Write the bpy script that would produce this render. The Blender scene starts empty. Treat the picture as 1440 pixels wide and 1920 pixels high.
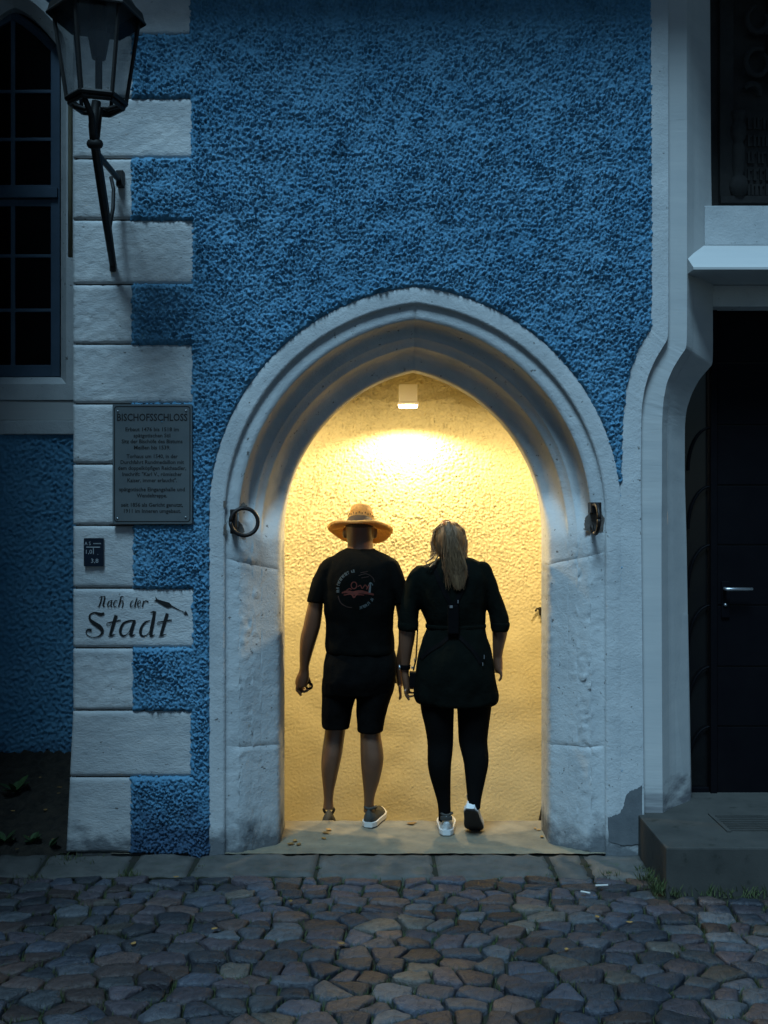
import bpy, bmesh, math, random
import numpy as np
from mathutils import Vector, Matrix, noise as mnoise

# ------------------------------------------------------------------ camera, sky, sun, exposure
F, CAMH, YW = 1950.0, 1.75, 5.328          # focal length in photo pixels, eye height, distance to the facade
scene = bpy.context.scene
cam = bpy.data.objects.new('camera', bpy.data.cameras.new('camera'))
scene.collection.objects.link(cam)
cam.location = (0, 0, CAMH); cam.rotation_euler = (math.radians(90), 0, 0)
cam.data.sensor_fit = 'VERTICAL'; cam.data.sensor_height = 36.0; cam.data.lens = F / 1920 * 36
cam.data.clip_start = 0.05; cam.data.clip_end = 1000
scene.camera = cam

SUN_EL, SUN_ROT = math.radians(52), math.radians(178)
world = bpy.data.worlds.new('World'); scene.world = world; world.use_nodes = True
wn = world.node_tree.nodes; wl = world.node_tree.links
sky = wn.new('ShaderNodeTexSky'); sky.sky_type = 'NISHITA'; sky.sun_disc = False
sky.sun_elevation = math.radians(14.0); sky.sun_rotation = math.radians(0)
sky.ozone_density = 4.0; sky.dust_density = 0.2
bg = wn['Background']; bg.inputs['Strength'].default_value = 0.05
wl.new(sky.outputs['Color'], bg.inputs['Color'])
sun_d = bpy.data.lights.new('sun', 'SUN'); sun_d.energy = 3.4; sun_d.angle = math.radians(20)
sun_d.color = (0.44, 0.75, 1.0)
sun = bpy.data.objects.new('sun', sun_d); scene.collection.objects.link(sun)
_e, _a = math.radians(60), math.radians(-15)     # soft dusk glow from above and behind the viewer
_v = Vector((math.sin(_a) * math.cos(_e), -math.cos(_a) * math.cos(_e), math.sin(_e)))
sun.rotation_euler = _v.to_track_quat('Z', 'Y').to_euler()
scene.view_settings.view_transform = 'Standard'; scene.view_settings.look = 'None'
scene.view_settings.gamma = 1.0; scene.view_settings.exposure = 0.0
scene.view_settings.use_curve_mapping = False
scene.render.engine = 'CYCLES'
scene.cycles.max_bounces = 8; scene.cycles.diffuse_bounces = 5
scene.cycles.sample_clamp_indirect = 6.0
LAMP_W = 150.0

random.seed(7); rng = np.random.default_rng(7)
COL = scene.collection

# ------------------------------------------------------------------ helpers
def P(px, py, Y):
    return Vector(((px - 720) * Y / F, Y, CAMH - (py - 960) * Y / F))
def Wp(px, py, d=0.0):
    return P(px, py, YW + d)
def empty(name, loc, label=None, cat=None, group=None):
    o = bpy.data.objects.new(name, None); COL.objects.link(o); o.location = loc
    o.empty_display_size = 0.1
    return tag(o, label, cat, group)
def tag(o, label=None, cat=None, group=None, kind=None):
    if label: o['label'] = label
    if cat: o['category'] = cat
    if group: o['group'] = group
    if kind: o['kind'] = kind
    return o
def wloc(o):
    v = Vector((0, 0, 0))
    while o is not None:
        v += o.location; o = o.parent
    return v
def mk(name, V, Fc, mat, parent=None, smooth=False, origin=None):
    """one mesh object; V in world coordinates"""
    V = np.array([tuple(v) for v in V], dtype=np.float64).reshape(-1, 3)
    base = wloc(parent) if parent is not None else Vector((0, 0, 0))
    org = Vector(origin) if origin is not None else base
    V = V - np.array(org)
    me = bpy.data.meshes.new(name)
    me.from_pydata(V.tolist(), [], [tuple(int(i) for i in f) for f in Fc])
    me.materials.append(mat)
    if smooth: me.polygons.foreach_set('use_smooth', [True] * len(me.polygons))
    me.update()
    o = bpy.data.objects.new(name, me); COL.objects.link(o)
    o.parent = parent; o.location = org - base
    return o
def grid_obj(name, V, mat, parent=None, mask=None, smooth=True):
    """V: (n,m,3) array -> quad grid, faces kept where mask"""
    n, m = V.shape[:2]
    idx = np.arange(n * m).reshape(n, m)
    q = np.stack([idx[:-1, :-1], idx[:-1, 1:], idx[1:, 1:], idx[1:, :-1]], -1)
    if mask is not None: q = q[mask]
    q = q.reshape(-1, 4)
    used = np.unique(q); remap = np.full(n * m, -1, dtype=np.int64); remap[used] = np.arange(len(used))
    q = remap[q]; VV = V.reshape(-1, 3)[used]
    base = wloc(parent) if parent is not None else Vector((0, 0, 0))
    VV = VV - np.array(base)
    me = bpy.data.meshes.new(name)
    me.vertices.add(len(VV)); me.vertices.foreach_set('co', VV.astype(np.float32).ravel())
    me.loops.add(q.size); me.loops.foreach_set('vertex_index', q.ravel().astype(np.int32))
    me.polygons.add(len(q)); me.polygons.foreach_set('loop_start', (np.arange(len(q)) * 4).astype(np.int32))
    me.polygons.foreach_set('loop_total', np.full(len(q), 4, dtype=np.int32))
    me.materials.append(mat); me.update(calc_edges=True); me.validate()
    me.polygons.foreach_set('use_smooth', np.full(len(me.polygons), smooth, dtype=bool))
    o = bpy.data.objects.new(name, me); COL.objects.link(o); o.parent = parent
    return o
def fnoise(shape, sp, w0, w1, seed):
    """band limited noise, wavelengths w0..w1 metres, std 1"""
    r = np.random.default_rng(seed).standard_normal(shape)
    fx = np.fft.fftfreq(shape[0], sp)[:, None]; fy = np.fft.rfftfreq(shape[1], sp)[None, :]
    f = np.sqrt(fx * fx + fy * fy) + 1e-9
    k = np.exp(-(f * w0) ** 2 * 0.5) * (1 - np.exp(-(f * w1) ** 2 * 0.7))
    k /= np.sqrt(f + 0.5 / w1)
    o = np.fft.irfft2(np.fft.rfft2(r) * k, s=shape)
    return o / o.std()
class MB:
    """collects shapes of one part"""
    def __init__(s): s.V = []; s.F = []
    def add(s, V, Fc):
        b = len(s.V); s.V += [tuple(v) for v in V]; s.F += [tuple(b + i for i in f) for f in Fc]; return s
    def box(s, a, b, bev=0.0, mat=None):
        a = Vector(a); b = Vector(b)
        bm = bmesh.new(); bmesh.ops.create_cube(bm, size=1.0)
        for v in bm.verts:
            v.co = Vector(((a[i] + b[i]) / 2 + v.co[i] * abs(b[i] - a[i]) for i in range(3)))
        if bev: bmesh.ops.bevel(bm, geom=bm.edges[:], offset=bev, segments=2, affect='EDGES', profile=0.6)
        if mat is not None: bm.transform(mat)
        bm.verts.index_update()
        s.add([v.co for v in bm.verts], [[v.index for v in f.verts] for f in bm.faces]); bm.free(); return s
    def tube(s, pts, rad, seg=8, cap=True):
        pts = [Vector(p) for p in pts]; n = len(pts)
        if not hasattr(rad, '__len__'): rad = [rad] * n
        up = Vector((0, 0, 1)); prev = None; rings = []
        for i, p in enumerate(pts):
            t = (pts[min(i + 1, n - 1)] - pts[max(i - 1, 0)]).normalized()
            if prev is None:
                a = t.cross(up)
                if a.length < 1e-3: a = t.cross(Vector((1, 0, 0)))
            else: a = prev - t * prev.dot(t)
            a.normalize(); prev = a; b = t.cross(a)
            rings.append([p + (a * math.cos(2 * math.pi * k / seg) + b * math.sin(2 * math.pi * k / seg)) * rad[i] for k in range(seg)])
        V = [v for r in rings for v in r]; Fc = []
        for i in range(n - 1):
            for k in range(seg):
                k2 = (k + 1) % seg
                Fc.append((i * seg + k, i * seg + k2, (i + 1) * seg + k2, (i + 1) * seg + k))
        if cap:
            Fc.append(tuple(range(seg))[::-1]); Fc.append(tuple((n - 1) * seg + k for k in range(seg)))
        return s.add(V, Fc)
    def prism(s, poly, off):
        """poly: list of 3-D points (planar), extruded by vector off"""
        n = len(poly); off = Vector(off)
        V = [Vector(p) for p in poly] + [Vector(p) + off for p in poly]
        Fc = [tuple(range(n)), tuple(range(2 * n - 1, n - 1, -1))] + [(i, i + n, (i + 1) % n + n, (i + 1) % n) for i in range(n)]
        return s.add(V, Fc)
    def loft(s, rings, cap=True):
        seg = len(rings[0]); V = [v for r in rings for v in r]; n = len(rings); Fc = []
        for i in range(n - 1):
            for k in range(seg):
                k2 = (k + 1) % seg
                Fc.append((i * seg + k, i * seg + k2, (i + 1) * seg + k2, (i + 1) * seg + k))
        if cap:
            Fc.append(tuple(range(seg))[::-1]); Fc.append(tuple((n - 1) * seg + k for k in range(seg)))
        return s.add(V, Fc)
    def lathe(s, prof, seg=48, M=None, wob=None):
        rings = []
        for (r, z) in prof:
            ring = []
            for k in range(seg):
                a = 2 * math.pi * k / seg
                v = Vector((r * math.cos(a), r * math.sin(a), z + (wob(r, a) if wob else 0)))
                ring.append(M @ v if M is not None else v)
            rings.append(ring)
        return s.loft(rings, cap=True)
    def build(s, name, mat, parent=None, smooth=False): return mk(name, s.V, s.F, mat, parent, smooth)
def smst(x, a, b):
    t = np.clip((x - a) / (b - a), 0, 1); return t * t * (3 - 2 * t)

# ------------------------------------------------------------------ materials
def pmat(name, c1, c2=None, scale=6.0, rough=0.85, bumps=(), metallic=0.0, stretch=(1, 1, 1), c3=None, c3_scale=40, c3_amt=(0.6, 0.7),
         objrand=0.0, spec=0.4, dirt=None):
    m = bpy.data.materials.new(name); m.use_nodes = True
    nt = m.node_tree; N = nt.nodes; L = nt.links; b = N['Principled BSDF']
    b.inputs['Roughness'].default_value = rough; b.inputs['Metallic'].default_value = metallic
    b.inputs['Specular IOR Level'].default_value = spec
    tc = N.new('ShaderNodeTexCoord'); mp = N.new('ShaderNodeMapping'); mp.inputs['Scale'].default_value = stretch
    L.new(tc.outputs['Object'], mp.inputs['Vector'])
    oi = N.new('ShaderNodeObjectInfo')
    def nz(sc, det=5, ro=0.6):
        n = N.new('ShaderNodeTexNoise'); n.inputs['Scale'].default_value = sc; n.inputs['Detail'].default_value = det
        n.inputs['Roughness'].default_value = ro; L.new(mp.outputs['Vector'], n.inputs['Vector']); return n
    c2 = c2 or tuple(x * 0.7 for x in c1)
    n = nz(scale); r = N.new('ShaderNodeValToRGB')
    r.color_ramp.elements[0].position = 0.32; r.color_ramp.elements[1].position = 0.68
    r.color_ramp.elements[0].color = (*c1, 1); r.color_ramp.elements[1].color = (*c2, 1)
    L.new(n.outputs['Fac'], r.inputs['Fac']); col = r.outputs['Color']
    if c3:
        n3 = nz(c3_scale, 4); r3 = N.new('ShaderNodeValToRGB')
        r3.color_ramp.elements[0].position = c3_amt[0]; r3.color_ramp.elements[1].position = c3_amt[1]
        L.new(n3.outputs['Fac'], r3.inputs['Fac'])
        mx = N.new('ShaderNodeMix'); mx.data_type = 'RGBA'
        L.new(r3.outputs['Color'], mx.inputs['Factor']); L.new(col, mx.inputs['A']); mx.inputs['B'].default_value = (*c3, 1); col = mx.outputs['Result']
    if dirt:   # stain creeping up from a world height: (z0, z1, colour)
        g = N.new('ShaderNodeNewGeometry'); sx = N.new('ShaderNodeSeparateXYZ'); L.new(g.outputs['Position'], sx.inputs['Vector'])
        nd = nz(9.0, 6); ad = N.new('ShaderNodeMath'); ad.operation = 'MULTIPLY_ADD'
        L.new(nd.outputs['Fac'], ad.inputs[0]); ad.inputs[1].default_value = -0.5; L.new(sx.outputs['Z'], ad.inputs[2])
        mr = N.new('ShaderNodeMapRange'); mr.inputs['From Min'].default_value = dirt[0] - 0.25; mr.inputs['From Max'].default_value = dirt[1] - 0.25
        mr.inputs['To Min'].default_value = 1; mr.inputs['To Max'].default_value = 0; L.new(ad.outputs[0], mr.inputs['Value'])
        mx = N.new('ShaderNodeMix'); mx.data_type = 'RGBA'; L.new(mr.outputs['Result'], mx.inputs['Factor'])
        L.new(col, mx.inputs['A']); mx.inputs['B'].default_value = (*dirt[2], 1); col = mx.outputs['Result']
    if objrand:
        hs = N.new('ShaderNodeHueSaturation'); mr = N.new('ShaderNodeMapRange')
        mr.inputs['To Min'].default_value = 1 - objrand; mr.inputs['To Max'].default_value = 1 + objrand
        L.new(oi.outputs['Random'], mr.inputs['Value']); L.new(mr.outputs['Result'], hs.inputs['Value']); L.new(col, hs.inputs['Color']); col = hs.outputs['Color']
    L.new(col, b.inputs['Base Color'])
    prev = None
    for (sc, st, di) in bumps:
        nb = nz(sc, 4, 0.65); bp = N.new('ShaderNodeBump'); bp.inputs['Strength'].default_value = st; bp.inputs['Distance'].default_value = di
        L.new(nb.outputs['Fac'], bp.inputs['Height'])
        if prev: L.new(prev, bp.inputs['Normal'])
        prev = bp.outputs['Normal']
    if prev: L.new(prev, b.inputs['Normal'])
    return m
def glassmat(name, col, rough=0.15, alpha=0.5):
    m = bpy.data.materials.new(name); m.use_nodes = True; N = m.node_tree.nodes; L = m.node_tree.links
    b = N['Principled BSDF']; b.inputs['Base Color'].default_value = (*col, 1); b.inputs['Roughness'].default_value = rough
    tc = N.new('ShaderNodeTexCoord'); n = N.new('ShaderNodeTexNoise'); n.inputs['Scale'].default_value = 9; n.inputs['Detail'].default_value = 6
    L.new(tc.outputs['Object'], n.inputs['Vector'])
    mr = N.new('ShaderNodeMapRange'); mr.inputs['To Min'].default_value = max(0, alpha - 0.22); mr.inputs['To Max'].default_value = min(1, alpha + 0.22)
    L.new(n.outputs['Fac'], mr.inputs['Value']); L.new(mr.outputs['Result'], b.inputs['Alpha'])
    return m
def emis(name, col, st):
    m = bpy.data.materials.new(name); m.use_nodes = True; b = m.node_tree.nodes['Principled BSDF']
    b.inputs['Emission Color'].default_value = (*col, 1); b.inputs['Emission Strength'].default_value = st
    b.inputs['Base Color'].default_value = (0.8, 0.8, 0.75, 1); return m

M = {}
M['plaster'] = pmat('blue_roughcast', (0.085, 0.235, 0.37), (0.125, 0.295, 0.435), 3.0, 0.95, [(150, 0.5, 0.004)], c3=(0.045, 0.13, 0.24), c3_scale=55, c3_amt=(0.62, 0.8), spec=0.15,
                    dirt=(0.10, 0.34, (0.05, 0.10, 0.17)))
M['stone'] = pmat('painted_sandstone', (0.56, 0.57, 0.57), (0.43, 0.45, 0.46), 4.0, 0.9, [(26, 0.4, 0.010), (90, 0.5, 0.005), (240, 0.4, 0.002)], c3=(0.16, 0.15, 0.14), c3_scale=30, c3_amt=(0.655, 0.70), spec=0.2,
                  dirt=(0.02, 0.17, (0.14, 0.15, 0.16)))
M['quoin'] = pmat('quoin_sandstone', (0.60, 0.60, 0.59), (0.42, 0.44, 0.45), 5.0, 0.9, [(24, 0.5, 0.010), (75, 0.55, 0.006), (220, 0.4, 0.002)], c3=(0.15, 0.14, 0.13), c3_scale=30, c3_amt=(0.66, 0.71), spec=0.2, objrand=0.10, stretch=(0.8, 1, 1.5),
                  dirt=(0.02, 0.14, (0.16, 0.17, 0.18)))
M['tooled'] = pmat('tooled_sandstone', (0.50, 0.50, 0.49), (0.43, 0.44, 0.44), 4.0, 0.9, [(45, 0.22, 0.004)], spec=0.2, stretch=(0.15, 1, 2.2), c3=(0.2, 0.19, 0.18), c3_scale=9, c3_amt=(0.74, 0.8),
                   dirt=(0.20, 0.36, (0.15, 0.15, 0.16)))
M['joint'] = pmat('dark_joint_mortar', (0.09, 0.085, 0.08), (0.05, 0.05, 0.05), 30, 0.95)  # dark mortar colour for the corner stone joints
M['cream'] = pmat('cream_passage_render', (0.56, 0.50, 0.315), (0.50, 0.445, 0.275), 2.5, 0.9, [(110, 0.3, 0.004)], c3=(0.35, 0.27, 0.14), c3_scale=20, c3_amt=(0.75, 0.82), spec=0.12)
M['concrete'] = pmat('worn_concrete', (0.22, 0.19, 0.135), (0.13, 0.115, 0.085), 7, 0.85, [(60, 0.4, 0.004), (220, 0.4, 0.002)], c3=(0.13, 0.12, 0.10), c3_scale=18, c3_amt=(0.62, 0.75))
M['kerb'] = pmat('granite_kerb', (0.10, 0.096, 0.09), (0.052, 0.053, 0.05), 9, 0.8, [(40, 0.5, 0.006), (160, 0.5, 0.002)], c3=(0.06, 0.07, 0.05), c3_scale=14, c3_amt=(0.6, 0.72), objrand=0.12)
M['step'] = pmat('dark_stone_step', (0.055, 0.053, 0.048), (0.035, 0.035, 0.032), 6, 0.8, [(90, 0.3, 0.003)], c3=(0.02, 0.022, 0.018), c3_scale=10)
M['soil'] = pmat('dark_soil', (0.035, 0.028, 0.02), (0.012, 0.010, 0.008), 18, 1.0, [(50, 0.8, 0.02)])
M['bed'] = pmat('sandy_mossy_joint', (0.022, 0.020, 0.016), (0.013, 0.018, 0.008), 9, 1.0, [(120, 0.8, 0.006)])
M['ground'] = pmat('earth', (0.06, 0.055, 0.05), (0.04, 0.04, 0.035), 1.0, 1.0)
CS = 0.64
cob_cols = [((0.075, 0.084, 0.110), (0.042, 0.048, 0.066)), ((0.092, 0.096, 0.112), (0.05, 0.053, 0.065)), ((0.092, 0.076, 0.090), (0.052, 0.045, 0.054)),
            ((0.120, 0.084, 0.078), (0.072, 0.052, 0.050)), ((0.145, 0.128, 0.11), (0.085, 0.076, 0.068)), ((0.12, 0.13, 0.145), (0.07, 0.077, 0.088)), ((0.055, 0.060, 0.074), (0.032, 0.036, 0.046))]
for i, (a, b) in enumerate(cob_cols):
    a = tuple(x * CS for x in a); b = tuple(x * CS for x in b)
    M['cob%d' % i] = pmat('cobble_stone_%d' % i, a, b, 26, 0.42, [(30, 0.8, 0.014), (85, 0.9, 0.008), (260, 0.6, 0.002)], c3=tuple(x * 0.45 for x in a), c3_scale=60, c3_amt=(0.56, 0.70), objrand=0.5, spec=0.45)
M['iron'] = pmat('black_iron', (0.012, 0.012, 0.013), (0.02, 0.018, 0.016), 30, 0.55, [(120, 0.4, 0.002)], metallic=0.3)
M['rustiron'] = pmat('forged_iron', (0.02, 0.02, 0.022), (0.035, 0.025, 0.02), 30, 0.5, [(90, 0.4, 0.003)], metallic=0.6)
M['lglass'] = glassmat('dusty_lantern_glass', (0.03, 0.037, 0.045), 0.25, 0.42)
M['wglass'] = pmat('dark_window_glass', (0.002, 0.002, 0.003), (0.004, 0.004, 0.005), 3, 0.12, spec=0.25)
M['wframe'] = pmat('blue_grey_window_paint', (0.06, 0.10, 0.15), (0.045, 0.08, 0.12), 8, 0.6, [(60, 0.2, 0.002)])
M['brass'] = pmat('weathered_plaque_metal', (0.135, 0.155, 0.16), (0.105, 0.125, 0.135), 6, 0.5, [(200, 0.15, 0.001)], metallic=0.25)
M['ink'] = pmat('black_paint', (0.006, 0.006, 0.007), (0.012, 0.012, 0.012), 50, 0.7)
M['navy'] = pmat('navy_enamel', (0.004, 0.010, 0.022), (0.006, 0.014, 0.028), 10, 0.35)
M['signwhite'] = pmat('sign_print', (0.42, 0.45, 0.46), (0.36, 0.40, 0.42), 20, 0.6)
M['door'] = pmat('dark_door_paint', (0.003, 0.003, 0.0045), (0.0045, 0.0045, 0.006), 6, 0.6, [(180, 0.2, 0.001)], spec=0.05)
M['doorglass'] = pmat('dark_sidelight', (0.004, 0.004, 0.005), (0.006, 0.006, 0.006), 6, 0.2, spec=0.3)
M['steel'] = pmat('brushed_steel', (0.45, 0.46, 0.48), (0.38, 0.40, 0.42), 40, 0.35, metallic=0.9)
M['relief'] = pmat('blackened_relief_stone', (0.030, 0.028, 0.026), (0.016, 0.015, 0.015), 9, 0.9, [(40, 0.5, 0.006)])
M['expose'] = pmat('exposed_grey_render', (0.13, 0.14, 0.15), (0.09, 0.10, 0.11), 10, 0.95, [(70, 0.5, 0.004)])
M['hole'] = pmat('broken_stone', (0.16, 0.13, 0.11), (0.09, 0.075, 0.065), 30, 0.95, [(60, 0.6, 0.006)])
M['lampbox'] = pmat('lamp_housing', (0.80, 0.78, 0.72), (0.74, 0.72, 0.66), 9, 0.5)
M['lampglow'] = emis('lamp_glow', (1.0, 0.80, 0.45), 14.0)
M['skin'] = pmat('skin', (0.13, 0.056, 0.027), (0.10, 0.043, 0.021), 9, 0.36, [(140, 0.12, 0.002)], spec=0.7)
M['skin2'] = pmat('skin_light', (0.15, 0.068, 0.036), (0.12, 0.054, 0.029), 9, 0.36, [(140, 0.12, 0.002)], spec=0.7)
M['tee'] = pmat('black_cotton', (0.005, 0.005, 0.0045), (0.003, 0.003, 0.0028), 5, 0.95, [(9, 0.4, 0.02), (300, 0.3, 0.001)], spec=0.03)
M['shorts'] = pmat('black_shorts_cloth', (0.005, 0.005, 0.005), (0.0025, 0.0025, 0.0025), 5, 0.95, [(11, 0.4, 0.02)], spec=0.03)
M['dress'] = pmat('dark_green_cloth', (0.005, 0.0065, 0.0055), (0.0035, 0.0048, 0.004), 6, 0.95, [(10, 0.5, 0.02), (300, 0.3, 0.001)], spec=0.03)
M['legging'] = pmat('black_leggings', (0.004, 0.004, 0.004), (0.003, 0.003, 0.003), 8, 0.85, [(25, 0.2, 0.006)], spec=0.05)
M['straw'] = pmat('straw_weave', (0.84, 0.64, 0.32), (0.40, 0.26, 0.10), 85, 0.7, [(140, 0.9, 0.006)])
_m = M['straw']; _b = _m.node_tree.nodes['Principled BSDF']; _t = _m.node_tree.nodes.new('ShaderNodeBsdfTranslucent'); _x = _m.node_tree.nodes.new('ShaderNodeMixShader'); _x.inputs['Fac'].default_value = 0.62
_t.inputs['Color'].default_value = (0.86, 0.68, 0.36, 1)
_m.node_tree.links.new(_b.outputs[0], _x.inputs[1]); _m.node_tree.links.new(_t.outputs[0], _x.inputs[2]); _m.node_tree.links.new(_x.outputs[0], _m.node_tree.nodes['Material Output'].inputs['Surface'])
M['band'] = pmat('rust_hat_band', (0.40, 0.14, 0.05), (0.30, 0.10, 0.04), 40, 0.8)
M['hair'] = pmat('dark_blond_hair', (0.20, 0.12, 0.06), (0.09, 0.05, 0.026), 30, 0.5, [(60, 0.6, 0.006)], stretch=(4, 4, 0.3))
M['hairdark'] = pmat('short_dark_hair', (0.05, 0.033, 0.022), (0.03, 0.02, 0.015), 60, 0.8, [(300, 0.6, 0.002)])
M['shoe_g'] = pmat('grey_canvas_shoe', (0.045, 0.044, 0.038), (0.03, 0.03, 0.027), 30, 0.85, [(240, 0.3, 0.001)])
M['sole_w'] = pmat('white_rubber', (0.62, 0.60, 0.56), (0.52, 0.50, 0.47), 14, 0.6)
M['shoe_w'] = pmat('white_leather_shoe', (0.62, 0.62, 0.61), (0.52, 0.52, 0.52), 16, 0.5, [(60, 0.2, 0.003)])
M['sole_k'] = pmat('dark_rubber_sole', (0.03, 0.03, 0.034), (0.02, 0.02, 0.024), 30, 0.8, [(90, 0.5, 0.004)])
M['strap'] = pmat('black_nylon', (0.003, 0.003, 0.0035), (0.004, 0.004, 0.0045), 60, 0.7, [(300, 0.3, 0.001)], spec=0.04)
M['red'] = pmat('faded_red_print', (0.12, 0.018, 0.009), (0.07, 0.012, 0.007), 60, 0.9)
M['faint'] = pmat('very_faint_print', (0.035, 0.012, 0.008), (0.02, 0.01, 0.007), 60, 0.9)
M['greyprint'] = pmat('grey_print', (0.10, 0.11, 0.11), (0.06, 0.07, 0.07), 60, 0.9)
M['leaf'] = pmat('fallen_leaf', (0.30, 0.17, 0.05), (0.20, 0.10, 0.03), 40, 0.8, objrand=0.3)
M['green'] = pmat('weed_leaf', (0.035, 0.075, 0.02), (0.022, 0.05, 0.015), 20, 0.7, objrand=0.3)
M['grass'] = pmat('joint_grass', (0.05, 0.08, 0.025), (0.07, 0.075, 0.03), 12, 0.85)
M['roof'] = pmat('clay_roof_tile', (0.20, 0.09, 0.06), (0.14, 0.06, 0.045), 8, 0.85)
M['buff'] = pmat('buff_render', (0.28, 0.25, 0.20), (0.24, 0.21, 0.17), 3, 0.9)

# ------------------------------------------------------------------ gatehouse geometry
ACX = 0.160                                   # centre of the arch
def arch_abc(t):                              # ring parameters: half width, spring height, radius
    return 1.055 - 0.345 * t, 1.74 - 0.10 * t, 1.17 - 0.27 * t
def arch_side(t, n_j, n_a):
    """left half of ring t from the ground to the apex -> list of (dx, z) with dx<0"""
    a, zs, R = arch_abc(t)
    pts = [(-a, z) for z in np.linspace(-0.02, zs, n_j, endpoint=False)]
    cx = -a + R; th1 = math.acos(min(1, max(-1, cx / R)))
    for th in np.linspace(0, th1, n_a):
        pts.append((cx - R * math.cos(th), zs + R * math.sin(th)))
    return pts
gate = empty('gatehouse', (0.16, YW, 0), 'blue roughcast gatehouse facade with pale corner stones and a pointed archway', 'building')

# quoins: (y0, y1, right edge)
qrows = [(-52, 65, 356), (65, 183, 247), (183, 297, 358), (297, 412, 246), (412, 533, 361), (533, 645, 247), (645, 757, 360), (757, 870, 247), (870, 985, 361),
         (985, 1103, 250), (1103, 1215, 361), (1215, 1332, 249), (1332, 1457, 358), (1457, 1600, 245)]
def wx(px): return (px - 720) * YW / F
def wz(py): return CAMH - (py - 960) * YW / F
def qleft(py): return 137.0 if py < 1325 else 137 - 13 * (py - 1325) / 272.0

# portal rings (pixels on the facade, depth)
PA = [(1220, -60), (1222, 300), (1222, 480), (1222, 612), (1215, 628), (1201, 648), (1189, 675), (1179, 710), (1172, 750), (1168, 800), (1166, 905), (1160, 1000), (1160, 1300), (1160, 1612)]
PB = [(1252, -60), (1253, 300), (1253, 490), (1253, 634), (1243, 650), (1228, 675), (1215, 705), (1207, 735), (1203, 765), (1202, 800), (1201, 905), (1202, 1000), (1205, 1300), (1208, 1612)]
PC = [(1287, -60), (1288, 300), (1288, 500), (1288, 651), (1277, 666), (1262, 690), (1250, 718), (1244, 750), (1242, 775), (1241, 800), (1241, 905), (1240, 1000), (1241, 1300), (1243, 1612)]
PD = [(1299, -60), (1300, 300), (1300, 505), (1300, 657), (1291, 670), (1276, 694), (1262, 722), (1256, 752), (1252, 777), (1251, 800), (1251, 905), (1252, 1000), (1254, 1300), (1256, 1612)]
PE = [(1331, -60), (1333, 300), (1336, 505), (1337, 682), (1328, 692), (1311, 712), (1297, 738), (1288, 765), (1285, 785), (1284, 810), (1284, 905), (1287, 1000), (1292, 1300), (1297, 1612)]

# ---- plaster sheet with real relief
def seg_dist(X, Z, poly):
    D = np.full(X.shape, 9.0)
    for (x0, z0), (x1, z1) in zip(poly[:-1], poly[1:]):
        dx, dz = x1 - x0, z1 - z0; l2 = dx * dx + dz * dz + 1e-12
        t = np.clip(((X - x0) * dx + (Z - z0) * dz) / l2, 0, 1)
        D = np.minimum(D, np.hypot(X - x0 - t * dx, Z - z0 - t * dz))
    return D
sp = 0.0056
xs = np.arange(-1.50, 1.42, sp); zs_ = np.arange(-0.03, 4.64, sp)
Z, X = np.meshgrid(zs_, xs, indexing='ij')
wig = fnoise(X.shape, sp, 0.02, 0.12, 5) * 0.0035
Xw, Zw = X + wig, Z + np.roll(wig, 37, 0)
stair = []
qx = np.full(X.shape, wx(356))
for (y0, y1, xr) in qrows:
    stair += [(wx(xr), wz(y0)), (wx(xr), wz(y1))]
    qx = np.where((Zw <= wz(y0)) & (Zw > wz(y1)), wx(xr), qx)
acurve = [(ACX + dx, z) for dx, z in arch_side(0, 8, 40)]; acurve = acurve + [(2 * ACX - x, z) for x, z in acurve[::-1]]
pA = [(wx(px), wz(py)) for px, py in PA]
dist = np.minimum(np.minimum(seg_dist(Xw, Zw, stair), seg_dist(Xw, Zw, acurve)), seg_dist(Xw, Zw, pA))
a0, zs0, R0 = arch_abc(0)
ax = np.abs(Xw - ACX); inarch = np.where(Zw < zs0, ax < a0, np.hypot(ax - a0 + R0, Zw - zs0) < R0)
pax = np.interp(-Zw, [-z for _, z in pA], [x for x, _ in pA])
inside = (Xw > qx) & (~inarch) & (Xw < pax)
inside &= ~((Xw > ACX + 0.8) & (Zw < wz(905)))
sd = np.where(inside, dist, -dist)
h = fnoise(X.shape, sp, 0.0098, 0.024, 1) * 0.70 + fnoise(X.shape, sp, 0.018, 0.06, 2) * 0.50
h = h * 0.62 + 0.50 * np.abs(fnoise(X.shape, sp, 0.009, 0.022, 3)) - 0.4
big = fnoise(X.shape, sp, 0.15, 0.8, 4)
amp = 0.0112 * (1 + 0.14 * big)
H = 0.013 * smst(sd, -0.004, 0.014) + h * amp * smst(sd, 0.0, 0.02) + big * 0.002 * smst(sd, 0, 0.03) + np.where(sd < -0.002, -0.012, 0)
V = np.stack([X, YW - H, Z], -1)
msk = (sd[:-1, :-1] > -0.022) | (sd[1:, 1:] > -0.022)
grid_obj('plaster', V, M['plaster'], gate, msk)
# plaster above the picture and right of the portal
up = MB(); up.box((wx(136), YW - 0.012, 4.635), (6.5, YW + 0.4, 5.6)); up.box((3.42, YW - 0.012, -0.02), (6.5, YW + 0.4, 4.632)); up.build('upper_wall', M['plaster'], gate)

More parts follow.
